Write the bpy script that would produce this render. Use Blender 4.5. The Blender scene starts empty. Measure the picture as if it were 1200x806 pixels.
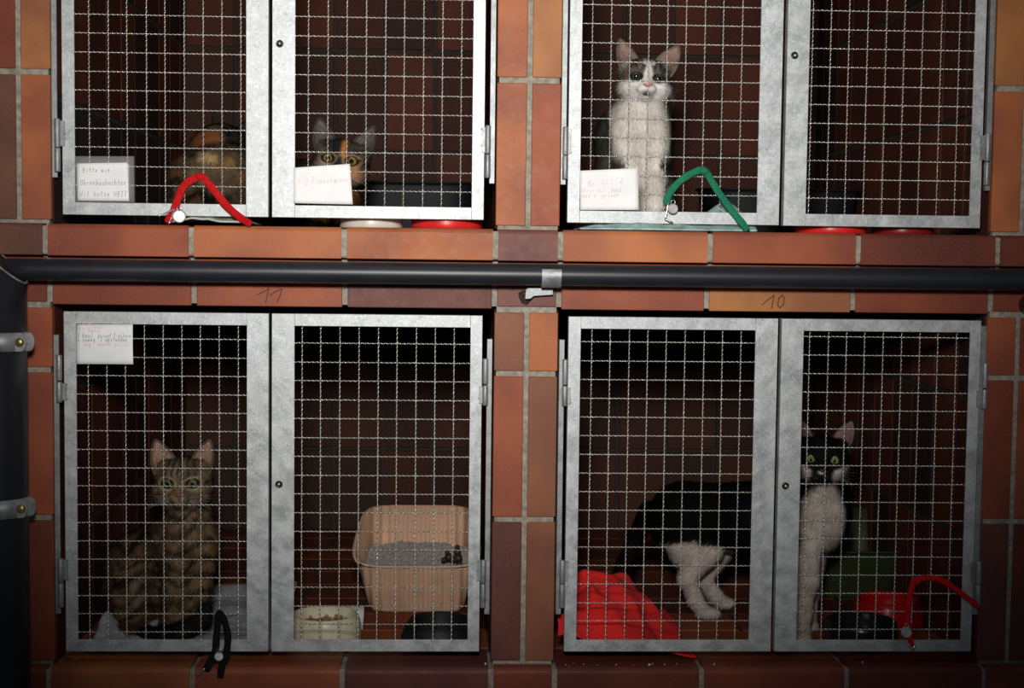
import bpy, bmesh, math, random
import numpy as np
from mathutils import Vector, Matrix, noise as mnoise

D = bpy.data
C = bpy.context.scene.collection
scene = bpy.context.scene
random.seed(7)
rng = np.random.default_rng(7)

# ------------------------------------------------------------------ camera
CAM = np.array([-0.1283, -2.3862, 0.6941])
YAW, PITCH, ROLL = 0.0436, -0.0615, -0.0120
FPX = 1667.0
def cam_basis():
    cy, sy, cp, sp = math.cos(YAW), math.sin(YAW), math.cos(PITCH), math.sin(PITCH)
    f = np.array([sy*cp, cy*cp, sp]); r = np.array([cy, -sy, 0.0]); u = np.cross(r, f)
    cr, sr = math.cos(ROLL), math.sin(ROLL)
    return cr*r - sr*u, sr*r + cr*u, f
R_, U_, F_ = cam_basis()
cam_data = D.cameras.new('camera'); cam = D.objects.new('camera', cam_data); C.objects.link(cam)
cam_data.sensor_width = 36.0
cam_data.lens = FPX*36.0/1200.0
m = Matrix(((R_[0], U_[0], -F_[0], CAM[0]), (R_[1], U_[1], -F_[1], CAM[1]), (R_[2], U_[2], -F_[2], CAM[2]), (0, 0, 0, 1)))
cam.matrix_world = m
cam_data.clip_start = 0.05
scene.camera = cam

# ------------------------------------------------------------------ world, light, exposure
world = D.worlds.new('world'); scene.world = world; world.use_nodes = True
bg = world.node_tree.nodes['Background']
bg.inputs[0].default_value = (0.75, 0.85, 1.0, 1); bg.inputs[1].default_value = 0.045

def area_light(name, loc, target, size, power, color):
    l = D.lights.new(name, 'AREA'); l.shape = 'DISK'; l.size = size; l.energy = power; l.color = color
    o = D.objects.new(name, l); C.objects.link(o); o.location = loc
    o.rotation_euler = (Vector(target) - Vector(loc)).to_track_quat('-Z', 'Y').to_euler()
    return o
l = D.lights.new('camera_flash', 'SPOT'); l.energy = 250.0; l.color = (1.0, 0.97, 0.92); l.spot_size = math.radians(60); l.spot_blend = 1.0; l.shadow_soft_size = 0.11
fl_ = D.objects.new('camera_flash', l); C.objects.link(fl_); fl_.location = (-0.17, -2.25, 1.06)
fl_.rotation_euler = (Vector((-0.09, 0.0, 1.00)) - Vector(fl_.location)).to_track_quat('-Z', 'Y').to_euler()
area_light('ceiling_lamp', (-0.16, -0.75, 2.30), (-0.16, 0.0, 0.6), 0.20, 1.6, (1.0, 0.98, 0.95))

scene.view_settings.view_transform = 'Standard'
scene.view_settings.look = 'None'
scene.view_settings.exposure = 0.0
scene.view_settings.gamma = 1.0
scene.view_settings.use_curve_mapping = False

# ------------------------------------------------------------------ helpers
def at(u, v, y=0.0):
    d = F_*FPX + R_*(u-600.0) - U_*(v-403.0)
    t = (y - CAM[1])/d[1]
    return CAM + d*t

def lin(c):
    return tuple(((x/255.0)/12.92 if x/255.0 <= 0.04045 else ((x/255.0+0.055)/1.055)**2.4) for x in c)

def tag(o, label=None, cat=None, group=None, kind=None):
    if label: o['label'] = label
    if cat: o['category'] = cat
    if group: o['group'] = group
    if kind: o['kind'] = kind
    return o

def empty(name, loc=(0, 0, 0), parent=None):
    o = D.objects.new(name, None); C.objects.link(o); o.location = loc; o.empty_display_size = 0.02
    if parent: o.parent = parent
    return o

def link_mesh(name, me, mat=None, parent=None, loc=None):
    o = D.objects.new(name, me); C.objects.link(o)
    if mat and not me.materials: me.materials.append(mat)
    if parent:
        o.parent = parent
        pl = Vector(parent.location) if parent.parent is None else Vector(parent.location) + Vector(parent.parent.location)
        o.location = (Vector(loc) if loc is not None else Vector((0, 0, 0))) - pl
    elif loc is not None:
        o.location = loc
    return o

def bm_mesh(name, bm, smooth=False):
    me = D.meshes.new(name); bmesh.ops.recalc_face_normals(bm, faces=bm.faces[:]); bm.to_mesh(me); bm.free()
    if smooth:
        me.polygons.foreach_set('use_smooth', [True]*len(me.polygons))
    return me

def bm_box(bm, x0, x1, y0, y1, z0, z1):
    vs = [bm.verts.new(p) for p in ((x0,y0,z0),(x1,y0,z0),(x1,y1,z0),(x0,y1,z0),(x0,y0,z1),(x1,y0,z1),(x1,y1,z1),(x0,y1,z1))]
    for f in ((0,1,5,4),(1,2,6,5),(2,3,7,6),(3,0,4,7),(4,5,6,7),(3,2,1,0)):
        bm.faces.new([vs[i] for i in f])
    return vs

def box_mesh(name, boxes, bevel=0.0):
    bm = bmesh.new()
    for b in boxes: bm_box(bm, *b)
    if bevel > 0:
        bmesh.ops.bevel(bm, geom=bm.edges[:], offset=bevel, segments=1, affect='EDGES')
    return bm_mesh(name, bm)

def np_mesh(name, V, F, smooth=True, colors=None):
    me = D.meshes.new(name)
    V = np.asarray(V, dtype=np.float32); F = np.asarray(F, dtype=np.int32)
    n = F.shape[1]
    me.vertices.add(len(V)); me.vertices.foreach_set('co', V.ravel())
    me.loops.add(F.size); me.loops.foreach_set('vertex_index', F.ravel())
    me.polygons.add(len(F))
    me.polygons.foreach_set('loop_start', np.arange(0, F.size, n, dtype=np.int32))
    me.polygons.foreach_set('loop_total', np.full(len(F), n, dtype=np.int32))
    me.update(calc_edges=True); me.validate()
    me.polygons.foreach_set('use_smooth', np.full(len(me.polygons), smooth))
    if colors is not None:
        a = me.color_attributes.new('Col', 'FLOAT_COLOR', 'POINT')
        cc = np.ones((len(V), 4), dtype=np.float32); cc[:, :3] = colors
        a.data.foreach_set('color', cc.ravel())
    return me

def tube(name, pts, rad, sides=8, caps=True, flat=1.0, mat=None, parent=None, seam_ref=(0, -1, 0)):
    """tube along a polyline; rad may be a list; flat squashes along the view normal"""
    P = [Vector(p) for p in pts]
    n = len(P); rad = [rad]*n if not hasattr(rad, '__len__') else rad
    V = []; F = []
    ref = Vector(seam_ref)
    for i, p in enumerate(P):
        t = (P[min(i+1, n-1)] - P[max(i-1, 0)]).normalized()
        a = ref - t*ref.dot(t)
        if a.length < 1e-4: a = Vector((1, 0, 0)) - t*t.x
        a.normalize(); b = t.cross(a)
        for k in range(sides):
            th = 2*math.pi*k/sides
            V.append(p + a*(math.cos(th)*rad[i]*flat) + b*(math.sin(th)*rad[i]))
    for i in range(n-1):
        for k in range(sides):
            k2 = (k+1) % sides
            F.append((i*sides+k, i*sides+k2, (i+1)*sides+k2, (i+1)*sides+k))
    me = D.meshes.new(name)
    if caps:
        F = F + [tuple(range(sides))[::-1], tuple((n-1)*sides + k for k in range(sides))]
    me.from_pydata([tuple(v) for v in V], [], F)
    me.polygons.foreach_set('use_smooth', [len(p.vertices) == 4 for p in me.polygons])
    me.update()
    if mat is None and parent is None: return me
    return link_mesh(name, me, mat, parent)

def smooth_path(pts, n=8):
    """Catmull-Rom through control points"""
    P = [np.array(p, float) for p in pts]; out = []
    P = [2*P[0]-P[1]] + P + [2*P[-1]-P[-2]]
    for i in range(1, len(P)-2):
        for k in range(n):
            t = k/n
            out.append(0.5*((2*P[i]) + (-P[i-1]+P[i+1])*t + (2*P[i-1]-5*P[i]+4*P[i+1]-P[i+2])*t*t + (-P[i-1]+3*P[i]-3*P[i+1]+P[i+2])*t**3))
    out.append(P[-2]); return out

def lathe(name, prof, seg=40, smooth=True, sx=1.0, sy=1.0):
    bm = bmesh.new(); rings = []
    for r, z in prof:
        if r < 1e-6: rings.append([bm.verts.new((0, 0, z))])
        else: rings.append([bm.verts.new((sx*r*math.cos(2*math.pi*k/seg), sy*r*math.sin(2*math.pi*k/seg), z)) for k in range(seg)])
    for a, b in zip(rings[:-1], rings[1:]):
        for k in range(seg):
            k2 = (k+1) % seg
            if len(a) == 1 and len(b) == 1: continue
            if len(a) == 1: bm.faces.new((a[0], b[k], b[k2]))
            elif len(b) == 1: bm.faces.new((a[k], a[k2], b[0]))
            else: bm.faces.new((a[k], a[k2], b[k2], b[k]))
    return bm_mesh(name, bm, smooth)

def sheet(name, P, th=0.002, smooth=True):
    """closed cloth/paper sheet from a grid P[nu,nv,3]; thickness along the grid normals"""
    nu, nv, _ = P.shape
    du = np.gradient(P, axis=0); dv = np.gradient(P, axis=1)
    N = np.cross(du, dv); N /= np.linalg.norm(N, axis=2, keepdims=True) + 1e-12
    A = P + N*th/2; B = P - N*th/2
    V = np.concatenate([A.reshape(-1, 3), B.reshape(-1, 3)])
    off = nu*nv
    idx = np.arange(off).reshape(nu, nv)
    q = np.stack([idx[:-1, :-1], idx[1:, :-1], idx[1:, 1:], idx[:-1, 1:]], -1).reshape(-1, 4)
    F = [q, q[:, ::-1] + off]
    border = np.concatenate([idx[:, 0], idx[-1, 1:], idx[::-1, -1][1:], idx[0, ::-1][1:]])
    b2 = np.roll(border, -1)
    k = border != b2
    F.append(np.stack([border[k], border[k]+off, b2[k]+off, b2[k]], -1))
    return np_mesh(name, V, np.concatenate(F), smooth)

# numpy value noise
def _hash(ix, iy, iz, seed):
    h = (ix.astype(np.int64)*374761393 + iy.astype(np.int64)*668265263 + iz.astype(np.int64)*2147483647 + seed*1274126177) & 0xffffffff
    h = ((h ^ (h >> 13))*1274126177) & 0xffffffff
    h = h ^ (h >> 16)
    return (h & 0xffff)/65535.0
def vnoise(P, scale, seed=0):
    Q = P*scale; I = np.floor(Q).astype(np.int64); f = Q - I; f = f*f*(3-2*f)
    r = 0
    for a in (0, 1):
        for b in (0, 1):
            for c in (0, 1):
                w = (f[..., 0] if a else 1-f[..., 0])*(f[..., 1] if b else 1-f[..., 1])*(f[..., 2] if c else 1-f[..., 2])
                r = r + w*_hash(I[..., 0]+a, I[..., 1]+b, I[..., 2]+c, seed)
    return r
def fbm(P, scale, seed=0, oct=3):
    s = 0; amp = 0.5; tot = 0
    for o in range(oct):
        s = s + amp*vnoise(P, scale*2**o, seed+o*17); tot += amp; amp *= 0.5
    return s/tot
def sst(a, b, x):
    t = np.clip((x-a)/(b-a), 0, 1); return t*t*(3-2*t)

# ------------------------------------------------------------------ materials
class NT:
    def __init__(s, name):
        s.m = D.materials.new(name); s.m.use_nodes = True; s.t = s.m.node_tree; s.n = s.t.nodes; s.l = s.t.links
        s.b = s.n['Principled BSDF']
    def node(s, typ, **kw):
        n = s.n.new(typ)
        for k, v in kw.items(): setattr(n, k, v)
        return n
    def noise(s, scale, detail=3, rough=0.5, coord='Object', vec=None, stretch=None):
        tc = s.node('ShaderNodeTexCoord'); n = s.node('ShaderNodeTexNoise')
        n.inputs['Scale'].default_value = scale; n.inputs['Detail'].default_value = detail; n.inputs['Roughness'].default_value = rough
        src = vec if vec is not None else tc.outputs[coord]
        if stretch:
            mp = s.node('ShaderNodeMapping'); mp.inputs['Scale'].default_value = stretch
            s.l.new(src, mp.inputs['Vector']); src = mp.outputs['Vector']
        s.l.new(src, n.inputs['Vector']); return n.outputs['Fac']
    def ramp(s, fac, stops):
        r = s.node('ShaderNodeValToRGB'); e = r.color_ramp.elements
        while len(e) < len(stops): e.new(0.5)
        for i, (p, c) in enumerate(stops):
            e[i].position = p; e[i].color = (*c, 1) if len(c) == 3 else c
        s.l.new(fac, r.inputs[0]); return r.outputs[0]
    def mix(s, fac, a, b, typ='MIX'):
        mx = s.node('ShaderNodeMix', data_type='RGBA', blend_type=typ)
        for inp, v in ((mx.inputs[0], fac), (mx.inputs[6], a), (mx.inputs[7], b)):
            if isinstance(v, (int, float)): inp.default_value = v
            elif isinstance(v, tuple): inp.default_value = (*v, 1) if len(v) == 3 else v
            else: s.l.new(v, inp)
        return mx.outputs[2]
    def set(s, **kw):
        for k, v in kw.items():
            i = s.b.inputs[k.replace('_', ' ')]
            if isinstance(v, (int, float)): i.default_value = v
            elif isinstance(v, tuple): i.default_value = (*v, 1) if len(v) == 3 else v
            else: s.l.new(v, i)
        return s
    def bump(s, fac, strength=0.3, dist=0.001):
        b = s.node('ShaderNodeBump'); b.inputs['Strength'].default_value = strength; b.inputs['Distance'].default_value = dist
        s.l.new(fac, b.inputs['Height']); s.l.new(b.outputs[0], s.b.inputs['Normal']); return s

def simple(name, col, rough=0.5, metal=0.0, var=0.12, scale=60, bump=0.0, spec=0.5):
    t = NT(name); n = t.noise(scale, 4)
    c2 = tuple(min(1, x*(1-var*2)) for x in col); c3 = tuple(min(1, x*(1+var)) for x in col)
    t.set(Base_Color=t.ramp(n, [(0.3, c2), (0.7, c3)]), Roughness=rough, Metallic=metal)
    t.b.inputs['Specular IOR Level'].default_value = spec
    if bump: t.bump(n, bump, 0.001)
    return t.m

def tile_material():
    t = NT('glazed_clinker')
    oi = t.node('ShaderNodeObjectInfo'); tc = t.node('ShaderNodeTexCoord')
    add = t.node('ShaderNodeVectorMath', operation='ADD'); sc = t.node('ShaderNodeVectorMath', operation='SCALE')
    cmb = t.node('ShaderNodeCombineXYZ')
    for i in range(3): t.l.new(oi.outputs['Random'], cmb.inputs[i])
    t.l.new(cmb.outputs[0], sc.inputs[0]); sc.inputs['Scale'].default_value = 37.0
    t.l.new(tc.outputs['Object'], add.inputs[0]); t.l.new(sc.outputs[0], add.inputs[1])
    big = t.noise(9.0, 2, 0.4, vec=add.outputs[0])
    fine = t.noise(900.0, 2, 0.6, vec=add.outputs[0])
    mid = t.noise(60.0, 3, 0.6, vec=add.outputs[0])
    dark = t.mix(1.0, oi.outputs['Color'], (0.74, 0.62, 0.78), 'MULTIPLY')
    lite = t.mix(1.0, oi.outputs['Color'], (1.12, 1.10, 1.0), 'MULTIPLY')
    c = t.mix(t.ramp(big, [(0.36, (0, 0, 0)), (0.62, (1, 1, 1))]), dark, lite)
    c = t.mix(t.ramp(mid, [(0.35, (0.1,)*3), (0.7, (0.0,)*3)]), c, (0.02, 0.01, 0.01))
    c = t.mix(0.10, c, t.ramp(fine, [(0.3, (0.0, 0.0, 0.0)), (0.7, (0.6, 0.4, 0.3))]), 'MIX')
    t.set(Base_Color=c, Roughness=t.ramp(mid, [(0.3, (0.46,)*3), (0.7, (0.60,)*3)]))
    t.b.inputs['Specular IOR Level'].default_value = 0.22
    t.bump(fine, 0.12, 0.0004)
    return t.m
def galv_material(name='galvanised_steel', k=1.0, metal=0.35):
    t = NT(name); tc = t.node('ShaderNodeTexCoord')
    geo = t.node('ShaderNodeNewGeometry')
    n1 = t.noise(38, 5, 0.65, vec=geo.outputs['Position']); n2 = t.noise(260, 4, 0.7, vec=geo.outputs['Position'])
    vo = t.node('ShaderNodeTexVoronoi'); vo.inputs['Scale'].default_value = 120
    t.l.new(geo.outputs['Position'], vo.inputs['Vector'])
    n3 = t.noise(14, 3, 0.5, vec=geo.outputs['Position'])
    c = t.ramp(n1, [(0.32, (0.30*k, 0.32*k, 0.33*k)), (0.62, (0.50*k, 0.52*k, 0.53*k))])
    c = t.mix(t.ramp(n2, [(0.54, (0, 0, 0)), (0.70, (0.75,)*3)]), c, (0.72*k, 0.75*k, 0.76*k))
    c = t.mix(t.ramp(n2, [(0.30, (0.7,)*3), (0.42, (0, 0, 0))]), c, (0.20*k, 0.20*k, 0.20*k))
    c = t.mix(t.ramp(n3, [(0.3, (0.35,)*3), (0.6, (0, 0, 0))]), c, (0.38*k, 0.39*k, 0.38*k))
    n4 = t.noise(75, 6, 0.75, vec=geo.outputs['Position'])
    c = t.mix(t.ramp(n4, [(0.36, (0.6,)*3), (0.45, (0, 0, 0))]), c, (0.27*k, 0.28*k, 0.28*k))
    c = t.mix(t.ramp(n4, [(0.56, (0, 0, 0)), (0.62, (0.35,)*3)]), c, (0.66*k, 0.69*k, 0.70*k))
    t.set(Base_Color=c, Metallic=metal, Roughness=t.ramp(n1, [(0.3, (0.42,)*3), (0.7, (0.6,)*3)]))
    t.bump(n2, 0.25, 0.0005)
    return t.m
def vcol_material(name, rough=0.8, bump=0.0, spec=0.2, sheen=0.0):
    t = NT(name); a = t.node('ShaderNodeAttribute', attribute_name='Col')
    n = t.noise(700, 3, 0.6)
    c = t.mix(0.35, a.outputs['Color'], t.ramp(n, [(0.3, (0.35,)*3), (0.7, (1.0,)*3)]), 'MULTIPLY')
    t.set(Base_Color=c, Roughness=rough); t.b.inputs['Specular IOR Level'].default_value = spec
    if bump: t.bump(n, bump, 0.002)
    return t.m
M_TILE = tile_material()
M_TILE_IN = M_TILE.copy(); M_TILE_IN.name = 'matt_clinker'; M_TILE_IN.node_tree.nodes['Principled BSDF'].inputs['Specular IOR Level'].default_value = 0.03
M_GALV = galv_material()
M_GALVD = galv_material('weathered_zinc', 0.62, 0.5)
M_WIRE = simple('zinc_wire', (0.78, 0.75, 0.67), 0.30, 0.85, 0.1, 400)
M_GROUT = simple('cement_grout', (0.30, 0.27, 0.22), 0.9, 0, 0.2, 120, 0.4)
M_PLASTER = simple('dark_render', (0.05, 0.04, 0.035), 0.9, 0, 0.2, 20)
M_FUR = vcol_material('fur_skin', 0.85, 0.4, 0.15)
M_HAIR = vcol_material('fur_hair', 0.7, 0.0, 0.10)
M_PIPE = simple('black_plastic_pipe', (0.014, 0.015, 0.021), 0.40, 0, 0.1, 30, 0, 0.4)
M_RIM = simple('worn_pipe_rim', (0.22, 0.21, 0.19), 0.7, 0, 0.3, 90, 0.2)
M_BLACKP = simple('black_plastic', (0.012, 0.012, 0.014), 0.3, 0, 0.1, 40)
M_BRASS = simple('brass_screw', (0.42, 0.30, 0.13), 0.35, 0.8, 0.2, 200)
M_STEEL = simple('bright_steel', (0.62, 0.62, 0.63), 0.25, 0.9, 0.1, 200)
M_DISC = simple('dull_disc', (0.50, 0.50, 0.50), 0.5, 0.5, 0.15, 300)
M_RUST = simple('rusty_hole', (0.035, 0.018, 0.010), 0.95, 0, 0.4, 200, 0.5)
M_PAPER = simple('white_paper', (0.80, 0.80, 0.80), 0.8, 0, 0.03, 30, 0.1)
M_INKB = simple('blue_grey_ink', (0.22, 0.23, 0.30), 0.7)
M_INKR = simple('red_ink', (0.75, 0.42, 0.44), 0.7)
M_PENCIL = simple('pencil_line', (0.03, 0.02, 0.02), 0.7)

# ------------------------------------------------------------------ tile pieces
_cache = {}
def piece_mesh(sx, sy, sz, bevel=0.0012, mat=None):
    mat = mat or M_TILE
    k = (round(sx, 4), round(sy, 4), round(sz, 4), mat.name)
    if k not in _cache:
        me = box_mesh('tile_piece', [(-k[0]/2, k[0]/2, -k[1]/2, k[1]/2, -k[2]/2, k[2]/2)], bevel)
        me.materials.append(mat); _cache[k] = me
    return _cache[k]
def tile(parent, x0, x1, y0, y1, z0, z1, col, jit=0.0006, name='tile'):
    me = piece_mesh(x1-x0, y1-y0, z1-z0, 0.0012, M_TILE_IN if parent.name.split('.')[0] in ('floor', 'wall_back', 'wall_left', 'wall_right') else M_TILE)
    o = D.objects.new(name, me); C.objects.link(o); o.parent = parent
    o.location = Vector(((x0+x1)/2, (y0+y1)/2 + random.uniform(-jit, jit), (z0+z1)/2)) - Vector(parent.location)
    o.color = (*col, 1)
    return o
def srgb(r, g, b, k=1.0):
    return tuple(min(0.9, x*k) for x in lin((r, g, b)))
# base glazes (albedo)
_s = srgb
def srgb(r, g, b, k=0.66):
    c = _s(r, g, b); return (c[0]*k, c[1]*k*0.98, c[2]*k*0.86)
ORANGE = srgb(196, 112, 66); TAN = srgb(196, 128, 74); REDOR = srgb(176, 88, 56); RED = srgb(150, 66, 42)
DARKRED = srgb(120, 46, 34); PURPLE = srgb(138, 84, 78); PURPD = srgb(112, 56, 54); BROWN = srgb(156, 96, 68); DBROWN = srgb(118, 74, 62)

srgb = _s
# ------------------------------------------------------------------ front wall
Z_L, Z_U = 0.0, 0.739         # floors of the lower and upper compartments
Z_LT = 0.606                  # top of the lower opening
Z_UT = 1.345                  # top of the upper opening
XO = 0.7875                   # outer jamb of the openings
XI = 0.0540                   # inner jamb (centre pillar)
DEPTH = 1.20

wall = link_mesh('wall_front', box_mesh('wall_front', [
    (-0.0505, 0.0500, 0.003, DEPTH, -0.30, 1.60),                 # centre pillar core
    (-1.25, -0.7915, 0.003, DEPTH, -0.30, 1.60), (0.7915, 1.25, 0.003, DEPTH, -0.30, 1.60),
    (-0.7915, -0.0505, 0.0035, 0.09, Z_LT+0.004, Z_U-0.006), (0.0500, 0.7915, 0.0035, 0.09, Z_LT+0.004, Z_U-0.006),
    (-0.7915, -0.0505, 0.0035, 0.09, -0.30, -0.006), (0.0500, 0.7915, 0.0035, 0.09, -0.30, -0.006),
    (-0.7915, -0.0505, 0.0035, 0.09, Z_UT+0.004, 1.60), (0.0500, 0.7915, 0.0035, 0.09, Z_UT+0.004, 1.60)]), M_GROUT)
tag(wall, kind='structure')
J = 0.0045  # half joint
TY = 0.012
# vertical piers: rows of stood-up tiles
def pier(cols, rows, colours):
    for (x0, x1), cc in zip(cols, colours):
        for (z0, z1), c in zip(rows, cc):
            tile(wall, x0, x1, 0.0, TY, z0, z1, c)
low_rows = [(0.006, 0.2445), (0.2535, 0.4925), (0.5015, 0.600)]
up_rows = [(0.7455, 0.9820), (0.9915, 1.2280), (1.2375, 1.4740)]
bot_rows = [(-0.30, -0.062)]
pier([(-0.0540, -0.0040), (0.0045, 0.0530)], low_rows, [[PURPD, REDOR, BROWN], [BROWN, BROWN, ORANGE]])
pier([(-0.0540, -0.0040), (0.0045, 0.0530)], up_rows, [[ORANGE, ORANGE, BROWN], [REDOR, TAN, TAN]])
pier([(-0.0540, -0.0040), (0.0045, 0.0530)], bot_rows, [[RED], [REDOR]])
ol = [(-0.8355, -0.7875), (-0.8920, -0.8440), (-0.9490, -0.9005), (-1.006, -0.9575)]
orr = [(0.7875, 0.8365), (0.8450, 0.8940), (0.9025, 0.9500), (0.9590, 1.008)]
pier(ol, low_rows, [[RED, REDOR, REDOR], [RED, BROWN, RED], [BROWN, RED, RED], [BROWN, RED, RED]])
pier(ol, up_rows, [[ORANGE, TAN, RED], [DBROWN, RED, RED], [RED, BROWN, RED], [RED, BROWN, RED]])
pier(ol, bot_rows, [[RED]]*4)
pier(orr, low_rows, [[PURPD, RED, REDOR], [DARKRED, REDOR, RED], [RED, BROWN, RED], [RED, BROWN, RED]])
pier(orr, up_rows, [[ORANGE, TAN, RED], [REDOR, DBROWN, RED], [RED, BROWN, RED], [RED, BROWN, RED]])
pier(orr, bot_rows, [[RED]]*4)
# lintel rows
lx = [-1.054, -0.7915, -0.5545, -0.3045, -0.0545, 0.0535, 0.3040, 0.5540, 0.7915, 1.054]
lc = [RED, RED, REDOR, PURPD, PURPLE, REDOR, TAN, RED, RED]
for i, c in enumerate(lc):
    tile(wall, lx[i]+J, lx[i+1]-J, 0.0, TY, Z_LT+(0.004 if i in (0, 4, 8) else 0.0), 0.684, c)
    tile(wall, lx[i]+J, lx[i+1]-J, 0.0, TY, Z_UT, Z_UT+0.09, [RED, BROWN, REDOR, ORANGE, BROWN, RED, ORANGE, RED, RED][i])
    tile(wall, lx[i]+J, lx[i+1]-J, 0.0, TY, -0.30, -0.062, [BROWN, RED, REDOR, PURPD, RED, RED, RED, DARKRED, RED][i])

# bull-nosed sill tiles
def sill_mesh(w, deep):
    k = ('sill', round(w, 4), deep)
    if k in _cache: return _cache[k]
    prof = [(TY if not deep else 0.095, -0.052), (-0.024, -0.052), (-0.025, -0.051), (-0.025, -0.010)]
    for a in range(1, 7):
        th = math.pi/2*a/6; prof.append((-0.025 + 0.010*(1-math.cos(th)), -0.010 + 0.010*math.sin(th)))
    prof.append((0.095 if deep else TY, 0.0))
    bm = bmesh.new()
    A = [bm.verts.new((-w/2, y, z)) for y, z in prof]; B = [bm.verts.new((w/2, y, z)) for y, z in prof]
    n = len(prof)
    for i in range(n):
        bm.faces.new((A[i], A[(i+1) % n], B[(i+1) % n], B[i]))
    bm.faces.new(A); bm.faces.new(B[::-1])
    me = bm_mesh('sill_piece', bm); me.materials.append(M_TILE); _cache[k] = me
    return me
def sill(z, cols, name, lab):
    root = link_mesh(name, box_mesh(name, [(-1.25, 1.25, -0.0215, 0.003, z-0.0505, z-0.0035)], 0.003), M_GROUT)
    tag(root, kind='structure')
    for i, c in enumerate(cols):
        x0, x1 = lx[i]+J-0.0, lx[i+1]-J
        if i in (0, 1): d = -0.0125; 
        o = D.objects.new('sill_tile', sill_mesh(x1-x0, i not in (0, 4, 8))); C.objects.link(o); o.parent = root
        o.location = ((x0+x1)/2, random.uniform(-0.0005, 0.0005), z+random.uniform(-0.0004, 0.0004)); o.color = (*c, 1)
    return root
sill(Z_U, [DBROWN, REDOR, ORANGE, ORANGE, PURPLE, _s(176, 104, 56), REDOR, DARKRED, DARKRED], 'trim_1', '')
sill(Z_L, [RED, ORANGE, REDOR, PURPD, RED, DARKRED, RED, DARKRED, RED], 'trim_2', '')
# grout fillet between piers and sill tops
# ------------------------------------------------------------------ compartments behind the gates
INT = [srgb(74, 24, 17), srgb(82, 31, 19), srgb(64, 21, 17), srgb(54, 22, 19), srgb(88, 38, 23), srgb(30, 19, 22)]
M_GROUTD = simple('dark_grout', (0.030, 0.024, 0.018), 0.9, 0, 0.2, 120, 0.4)  # grout in a much darker tone for the cage interiors
def compartment(x0, x1, z0, z1, zj, seed):
    """tiled floor, ceiling and three walls of one cage"""
    r = random.Random(seed)
    fl = link_mesh('floor', box_mesh('floor', [(x0-0.004, x1+0.004, 0.09, DEPTH, z0-0.04, z0-0.0025)]), M_GROUTD); tag(fl, kind='structure')
    y = 0.101; row = 0
    while y < DEPTH-0.02:
        y2 = min(y+0.115, DEPTH-0.012)
        xs = x0+0.001 - (0.124 if row % 2 else 0)
        while xs < x1-0.01:
            a, b = max(xs, x0+0.001), min(xs+0.240, x1-0.001)
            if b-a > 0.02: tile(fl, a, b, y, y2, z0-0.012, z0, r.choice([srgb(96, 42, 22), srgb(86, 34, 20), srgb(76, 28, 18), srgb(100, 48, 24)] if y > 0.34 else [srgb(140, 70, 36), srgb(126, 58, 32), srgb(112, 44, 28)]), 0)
            xs += 0.248
        y += 0.123; row += 1
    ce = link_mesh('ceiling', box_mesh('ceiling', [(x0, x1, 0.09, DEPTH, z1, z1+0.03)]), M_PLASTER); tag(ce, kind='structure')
    bk = link_mesh('wall_back', box_mesh('wall_back', [(x0-0.004, x1+0.004, DEPTH, DEPTH+0.03, z0-0.02, z1+0.03)]), M_GROUTD); tag(bk, kind='structure')
    zs = [z0+0.001]
    z = zj
    while z < z1-0.01: zs.append(z+J); z += 0.249
    zs.append(z1+2*J)
    xs = x0+0.003
    while xs < x1-0.01:
        xb = min(xs+0.1145, x1-0.003)
        for i in range(len(zs)-1):
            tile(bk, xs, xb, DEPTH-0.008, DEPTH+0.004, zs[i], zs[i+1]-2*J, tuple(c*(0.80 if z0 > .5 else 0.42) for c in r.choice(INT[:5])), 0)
        xs += 0.1235
    for side, xw in (('left', x0), ('right', x1)):
        s = -1 if side == 'left' else 1
        w = link_mesh('wall_'+side, box_mesh('wall_'+side, [(min(xw+s*0.0025, xw+s*0.0036), max(xw+s*0.0025, xw+s*0.0036), TY+0.002, DEPTH, z0, z1)]), M_GROUTD); tag(w, kind='structure')
        y = TY+0.0025
        while y < DEPTH-0.02:
            y2 = min(y+0.115, DEPTH-0.010)
            for i in range(len(zs)-1):
                a, b = sorted((xw, xw+s*0.0024))
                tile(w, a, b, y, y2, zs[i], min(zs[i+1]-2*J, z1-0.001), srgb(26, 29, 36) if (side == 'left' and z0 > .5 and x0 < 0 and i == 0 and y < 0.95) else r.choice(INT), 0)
            y += 0.1235
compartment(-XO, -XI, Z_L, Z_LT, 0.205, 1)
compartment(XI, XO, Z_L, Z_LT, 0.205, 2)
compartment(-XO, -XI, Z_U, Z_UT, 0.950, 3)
compartment(XI, XO, Z_U, Z_UT, 0.950, 4)

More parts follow.
